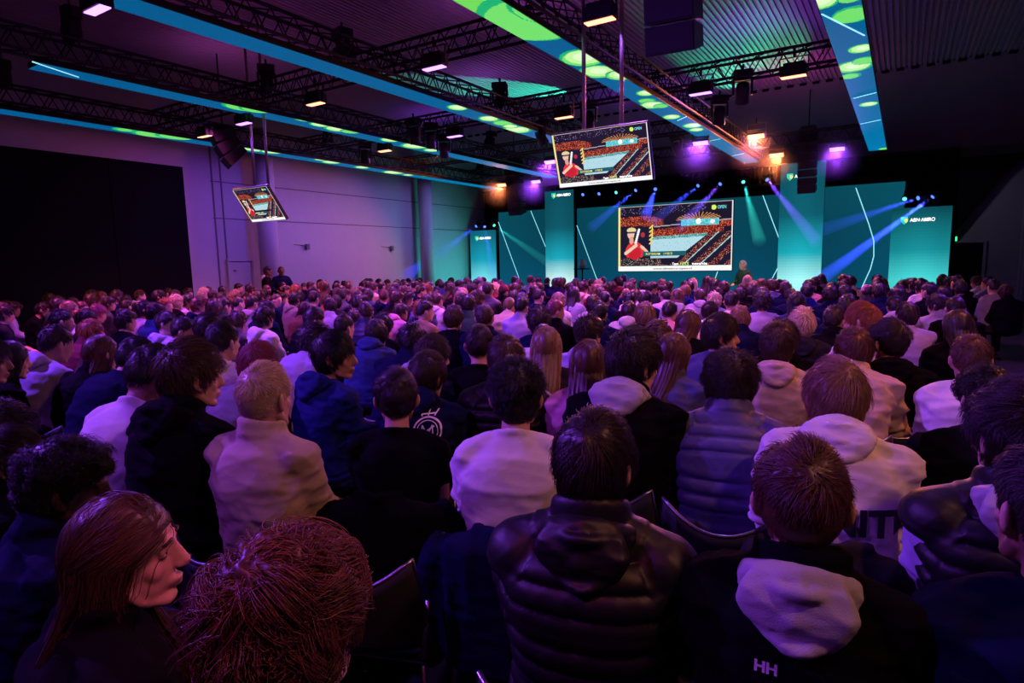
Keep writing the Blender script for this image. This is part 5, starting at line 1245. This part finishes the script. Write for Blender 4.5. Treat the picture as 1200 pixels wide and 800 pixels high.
print('PEOPLE', len(REC), 'far', len(FAR), 'rest', len(REST))
if REST:   # the farthest heads beyond three hundred, one body of crowd
    VV, FF, MI, ml, off = [], [], [], [], 0
    for dep, X, Y in REST:
        before = set(COL.objects); r = person(**far_person(X, Y, 3)); bpy.context.view_layer.update()
        new = [o for o in COL.objects if o not in before]
        for o in new:
            if o.type == 'MESH' and o.name.split('.')[0] not in ('shoe',):
                v, _ = get_vn(o.data); Mx = np.array(o.matrix_world); VV.append(v @ Mx[:3, :3].T+Mx[:3, 3]); m_ = o.material_slots[0].material
                if m_ not in ml: ml.append(m_)
                for p in o.data.polygons: FF.append([i+off for i in p.vertices]); MI.append(ml.index(m_))
                off += len(v)
        for o in new: bpy.data.objects.remove(o)
    me = bpy.data.meshes.new('seated_crowd'); me.from_pydata(np.concatenate(VV).tolist(), [], FF); me.update()
    for m_ in ml: me.materials.append(m_)
    me.polygons.foreach_set('material_index', MI); me.polygons.foreach_set('use_smooth', [True]*len(FF))
    cr = bpy.data.objects.new('seated_crowd', me); COL.objects.link(cr); tag(cr, 'farthest seated people before the stage, heads only in view', 'crowd', None, 'stuff')
# ------------------------------------------------------------------ people on their feet
def stand(px, py, X=None, d=None, h=1.0, by=0, label='', **k):
    T = top_local('stand', k.get('yaw', 0), k.get('pitch', 4), 0, k['hair']); P = at_X(px, py, X) if X is not None else at_d(px, py, d); s = P[2]/T[2]; s = min(1.08, max(.90, s))
    q = Matrix.Rotation(R_(by), 3, 'Z') @ Vector((T[0], T[1], 0))*s
    r = person((P[0]-q.x, P[1]-q.y, 0), by, s, 'stand', lod=2, **k); tag(r, label, 'person'); return r
stand(313, 312, X=-13.75, by=-40, yaw=10, hair='short', hc='black', top='suit', tc='black', skin='brown', under='white', label='standing man in black suit by the left wall, left of two')
stand(329, 312, X=-13.75, by=-120, yaw=10, hair='buzz', hc='black', top='suit', tc='navy', skin='brown', under='white', label='standing man in navy suit by the left wall, right of two')
stand(871, 305, d=15.6, by=150, yaw=-20, pitch=14, hair='short', hc='grey', top='suit', tc='green', under='blue', label='grey-haired host standing before the stage, right of the big screen')

# ------------------------------------------------------------------ chairs
m_seat = mat('black chair fabric', (.010, .010, .013), .8, noise=.2, nscale=30, bump=.3, bscale=500)
def chair_parts():
    s = MB(); s.bbox((0, .0, .425), (.45, .44, .05), .022); seatm = s.mesh('seat', True)
    b = MB(); nx, nz = 17, 9; V = []
    f = lambda u, w, o: (u*.235*(1-.10*w*w), -.275+.085*u*u-.075*w+o, .47+w*(.235+.085*u*u))
    for o in (0, -.022):
        for j in range(nz):
            for i in range(nx): V.append(f(-1+2*i/(nx-1), j/(nz-1), o))
    N = nx*nz; F = [(k*N+j*nx+i, k*N+j*nx+i+1, k*N+(j+1)*nx+i+1, k*N+(j+1)*nx+i) for k in (0, 1) for j in range(nz-1) for i in range(nx-1)]
    ed = [i for i in range(nx)]+[j*nx+nx-1 for j in range(1, nz)]+[(nz-1)*nx+i for i in range(nx-2, -1, -1)]+[j*nx for j in range(nz-2, 0, -1)]
    F += [(ed[i], ed[(i+1) % len(ed)], N+ed[(i+1) % len(ed)], N+ed[i]) for i in range(len(ed))]
    b.add(V, F); backm = b.mesh('backrest', True)
    r = MB(); P = [np.array(f(u, 1.0, -.011))+np.array((0, 0, .006)) for u in np.linspace(-1, 1, 17)]; dn = [np.array(f(-1, w, -.011)) for w in (.0, .3, .6, .85)]; up = [np.array(f(1, w, -.011)) for w in (.85, .6, .3, .0)]
    r.tube(dn+P+up, .0085, 8); rim = r.mesh('rim', True)
    legs = []
    for sx in (-1, 1):
        for sy in (-1, 1):
            l = MB(); l.tube([(sx*.20, sy*.19, .41), (sx*.225, sy*.225, .012)], .011, 8); l.lathe([(.016, 0), (.016, .02)], (sx*.226, sy*.226, 0), 10); legs.append(l.mesh('leg', True))
    fr = MB()
    for sx in (-1, 1): fr.tube([(sx*.205, .2, .40), (sx*.205, -.2, .40), (sx*.225, -.245, .46), (sx*.232, -.20, .62)], .010, 8)
    fr.tube([(-.205, -.2, .40), (.205, -.2, .40)], .010, 8)
    return seatm, backm, rim, legs, fr.mesh('frame', True)
CH = chair_parts()
def chair(loc, by, s):
    t = thing('stacking_chair', None, 'chair', (loc[0], loc[1], 0), (0, 0, R_(by))); t.scale = (1, 1, s)
    obj('seat', CH[0], m_seat, t); b = obj('backrest', CH[1], m_seat, t); obj('rim', CH[2], m_chrome, b)
    for l in CH[3]: obj('leg', l, m_chrome, t)
    obj('frame', CH[4], m_chrome, t); return t
CHAIRS = []
for r, q in REC:
    if q['chair']: CHAIRS.append((chair(q['loc'], q['by'], q['s']), q))
empty_c = chair((-1.55, 1.55), 20, 1.0)
tag(empty_c, 'empty black chair in the dark, lower left of the centre', 'chair', 'black stacking chairs')
# jackets hung over chair backs
def hung_jacket(seed):
    m = MB(); t = np.arange(30)*2*pi/30; rings = []
    for z, w, d, y in ((.36, .235, .075, -.315), (.48, .245, .078, -.32), (.62, .250, .075, -.335), (.74, .252, .065, -.345), (.80, .225, .058, -.345), (.835, .13, .050, -.34), (.85, .07, .035, -.338)):
        rings.append(np.stack([np.sign(np.cos(t))*np.abs(np.cos(t))**.8*w, y+np.sin(t)*d+.055*(np.cos(t)*w/.25)**2, np.full(30, z)+.02*(np.cos(t)*w/.25)**2], 1))
    m.loft(rings)
    for sx in (-1, 1): m.tube([(sx*.20, -.30, .79), (sx*.272, -.27, .66), (sx*.285, -.26, .48), (sx*.27, -.25, .33)], [.06, .062, .056, .048], 14)
    m.tube([(-.09, -.32, .855), (0, -.375, .862), (.09, -.32, .855)], .026, 10)
    me = voxel(m, .0105, 7, 'jacket_body'); v, n = get_vn(me)
    set_v(me, v+n*(.022*SinNoise(17, 8, seed, (1, 1, .6)).ridge(v)+.010*SinNoise(45, 8, seed+1).ridge(v))[:, None]); return me
for (px, py), lab, col, sd in (((618, 418), 'dark jacket hung over the chair of the person in white sweater', 'navy', 3), ((441, 430), 'black jacket hung over the chair of the person in black t-shirt', 'black', 5), ((1136, 393), 'black jacket hung over the chair near the open floor', 'black', 7), ((551, 380), 'shiny black jacket hung on the chair right of the round crest', 'black', 9), ((973, 418), 'dark jacket hung over the chair of the white hoodie', 'charcoal', 11)):
    q = [q for r, q in REC if (q['px'], q['py']) == (px, py)][0]
    o = obj('hung_jacket', hung_jacket(sd), fabm(col, 'puffer' if 'shiny' in lab else 'jacket'), None, (q['loc'][0], q['loc'][1], 0), (0, 0, R_(q['by']))); tag(o, lab, 'jacket', 'jackets on chair backs')
# ------------------------------------------------------------------ labels
ORD = ['', 'second', 'third', 'fourth', 'fifth', 'sixth', 'seventh', 'eighth', 'ninth', 'tenth']
def nth(i, n):
    if n == 2: return ('left one of two', 'right one of two')[i]
    if i == 0: return 'leftmost'
    if i == n-1: return 'rightmost'
    return ORD[i]+' from left' if i < 10 else f'{i+1}th from left'
def who(q, short=False):
    top = f"{q['tc']} {TW[q['top']]}"; h = f"{CW[q['hc']]} {HW[q['hair']]}" if q['hair'] else ''
    if q.get('hat'): h = f"{q['hat']}-capped"
    return f"{h} person in {top}"
groups = {}
for r, q in REC:
    if q['label']: tag(r, q['label'], 'person', 'seated audience'); continue
    base = f"{who(q)}, {rows(q['d'])} {zone(q['px'])}"; groups.setdefault(base, []).append((q['px'], r, q))
for base, L in groups.items():
    L.sort(key=lambda t: t[0])
    for i, (px, r, q) in enumerate(L):
        t = base if len(L) == 1 else f"{nth(i, len(L))}, {base}"
        if len(t.replace('-', ' ').split()) > 16: t = t.replace(' person in ', ' person, ')
        tag(r, t, 'person', 'seated audience')
cg = {}
for c, q in CHAIRS:
    base = f"black chair under {q['tc']} {TW[q['top']]}, {rows(q['d'])} {zone(q['px'])}"; cg.setdefault(base, []).append((q['px'], c))
for base, L in cg.items():
    L.sort(key=lambda t: t[0])
    for i, (px, c) in enumerate(L): tag(c, base if len(L) == 1 else f"{nth(i, len(L))}, {base}", 'chair', 'black stacking chairs')
# rig floods out of frame, and added spots without fixtures over crowd and aisle
for p, c, pw, tgt in (((-7.2, .2, 4.35), (.27, .06, 1.0), 1150, (-4.0, 2.4, 1.0)), ((1.9, 1.2, 4.35), (1, .36, .24), 115, (-.3, 3.2, 1.0)), ((2.3, 10.2, 4.3), VIO, 330, (2.2, 8.6, 0)), ((-3.2, -1.4, 4.35), (.34, .06, 1.0), 190, (-1.2, 3.0, 1.0)), ((-1.0, 3.6, 4.35), (.48, .14, 1.0), 80, (-1.0, 4.0, 1)),
                      ((-10.5, 3.4, 4.35), MAG, 420, (-10.0, 5.5, 1.0)), ((-12.6, 5.0, 4.35), ORA, 150, (-12.4, 6.5, 1.0)), ((1.4, 5.2, 4.35), ORA, 160, (.2, 5.0, 1.0)), ((.9, 9.0, 4.35), VIO, 260, (0, 9, 1)),
                      ((-5.6, 10.8, 4.35), MAG, 420, (-5.6, 10.0, 1)), ((-11.6, 11.0, 4.35), MAG, 420, (-11.4, 10, 1)), ((-3.0, 14.8, 4.35), MAG, 300, (-3, 13, 1)), ((-8.2, 7.2, 4.35), MAG, 330, (-8, 6.6, 1)), ((-3.0, 7.2, 4.35), (.36, .08, 1.0), 420, (-3, 6.8, 1))):
    spot(p, tgt, c, pw*(2.6 if c is MAG else 1.7), 100, .8)
spot((-.5, -.5, 4.3), (-.78, .72, 1.25), (1, .10, .40), 100, 26, .9)  # added narrow spot, brightens the wavy auburn hair
spot((1.0, 1.3, 4.3), (-1.15, .62, 1.2), (1, .10, .45), 170, 15, .9)  # added narrow spot, brightens the smiling woman's face
# wash along the left wall
for y, c, pw in ((7.6, MAG, 80), (9.2, VIO, 150), (11.5, (.27, .10, 1.0), 250), (14.5, (.28, .16, 1.0), 270), (17.5, (.26, .22, .95), 200)):
    spot((XL+3.6, y, 4.35), (XL, y, 1.9), c, pw*.78, 100, .95, .3)
# upward spots added at truss height to brighten the ceiling in violet and magenta
for x, y, c, pw in ((-2.2, 5.0, MAG, 50), (-8.5, 5.0, MAG, 55), (-5.6, 9.0, (.6, .1, .8), 60), (-11.8, 8.0, (.6, .1, .6), 40), (-2.3, 9.0, (.6, .1, .8), 60), (-8.6, 12.8, (.4, .1, .8), 55), (-2.6, 13.2, VIO, 60), (-2.6, 16.5, MAG, 60), (-6, 16.5, VIO, 55), (-12, 15, VIO, 55), (1.2, 7.5, MAG, 22)):
    spot((x, y, 4.95), (x, y+.3, 6.2), c, pw*.85, 155, .9, .25)
g = at_z(608, 106, ZC); spot((g[0]+2.4, g[1]+3.0, 4.9), tuple(g), (.03, .8, .5), 2000, 20, .05, .02)
g = at_z(850, 75, ZC); spot((g[0]-.8, g[1]+5.0, 4.9), tuple(g), (.03, .8, .42), 1500, 24, .6, .02)
g = at_z(915, 70, ZC); spot((g[0]-.3, g[1]+4.0, 4.9), tuple(g), (.03, .9, .25), 600, 18, .5, .02)
g = at_z(480, 130, ZC); spot((g[0]+1.2, g[1]+4.0, 4.9), tuple(g), (.03, .7, .5), 130, 26, .4, .02)
spot((.6, 22.3, 4.2), (2.0, YB, 2.0), (.5, .45, .7), 35, 110, .8, .2)  # added fill for the right end of the back wall
hp = at_d(871, 308, 15.6); spot((hp[0]+.6, hp[1]-3.2, 4.35), tuple(hp-np.array((0, 0, .15))), (.95, .8, .75), 520, 20, .6, .1)  # spot added to brighten the host, no fixture modelled
# stage wash: teal on the left wall by the stage
spot((-13.2, 19.4, .7), (XL, 19.2, 1.6), (.05, .8, .7), 120, 120, .8, .3)
# ------------------------------------------------------------------ render look
w = bpy.data.worlds.new('hall darkness'); SC.world = w; w.use_nodes = True
w.node_tree.nodes['Background'].inputs[0].default_value = (.01, .004, .015, 1); w.node_tree.nodes['Background'].inputs[1].default_value = .3
vs = SC.view_settings; vs.view_transform = 'Standard'; vs.look = 'None'; vs.gamma = 1; vs.exposure = .12; vs.use_curve_mapping = False
cy = SC.cycles; cy.max_bounces = 5; cy.diffuse_bounces = 1; cy.glossy_bounces = 2; cy.transmission_bounces = 2; cy.volume_bounces = 0; cy.transparent_max_bounces = 6
cy.use_denoising = True; cy.use_light_tree = True; cy.caustics_reflective = False; cy.caustics_refractive = False; cy.sample_clamp_indirect = 3
cy.use_adaptive_sampling = True; cy.adaptive_threshold = .01
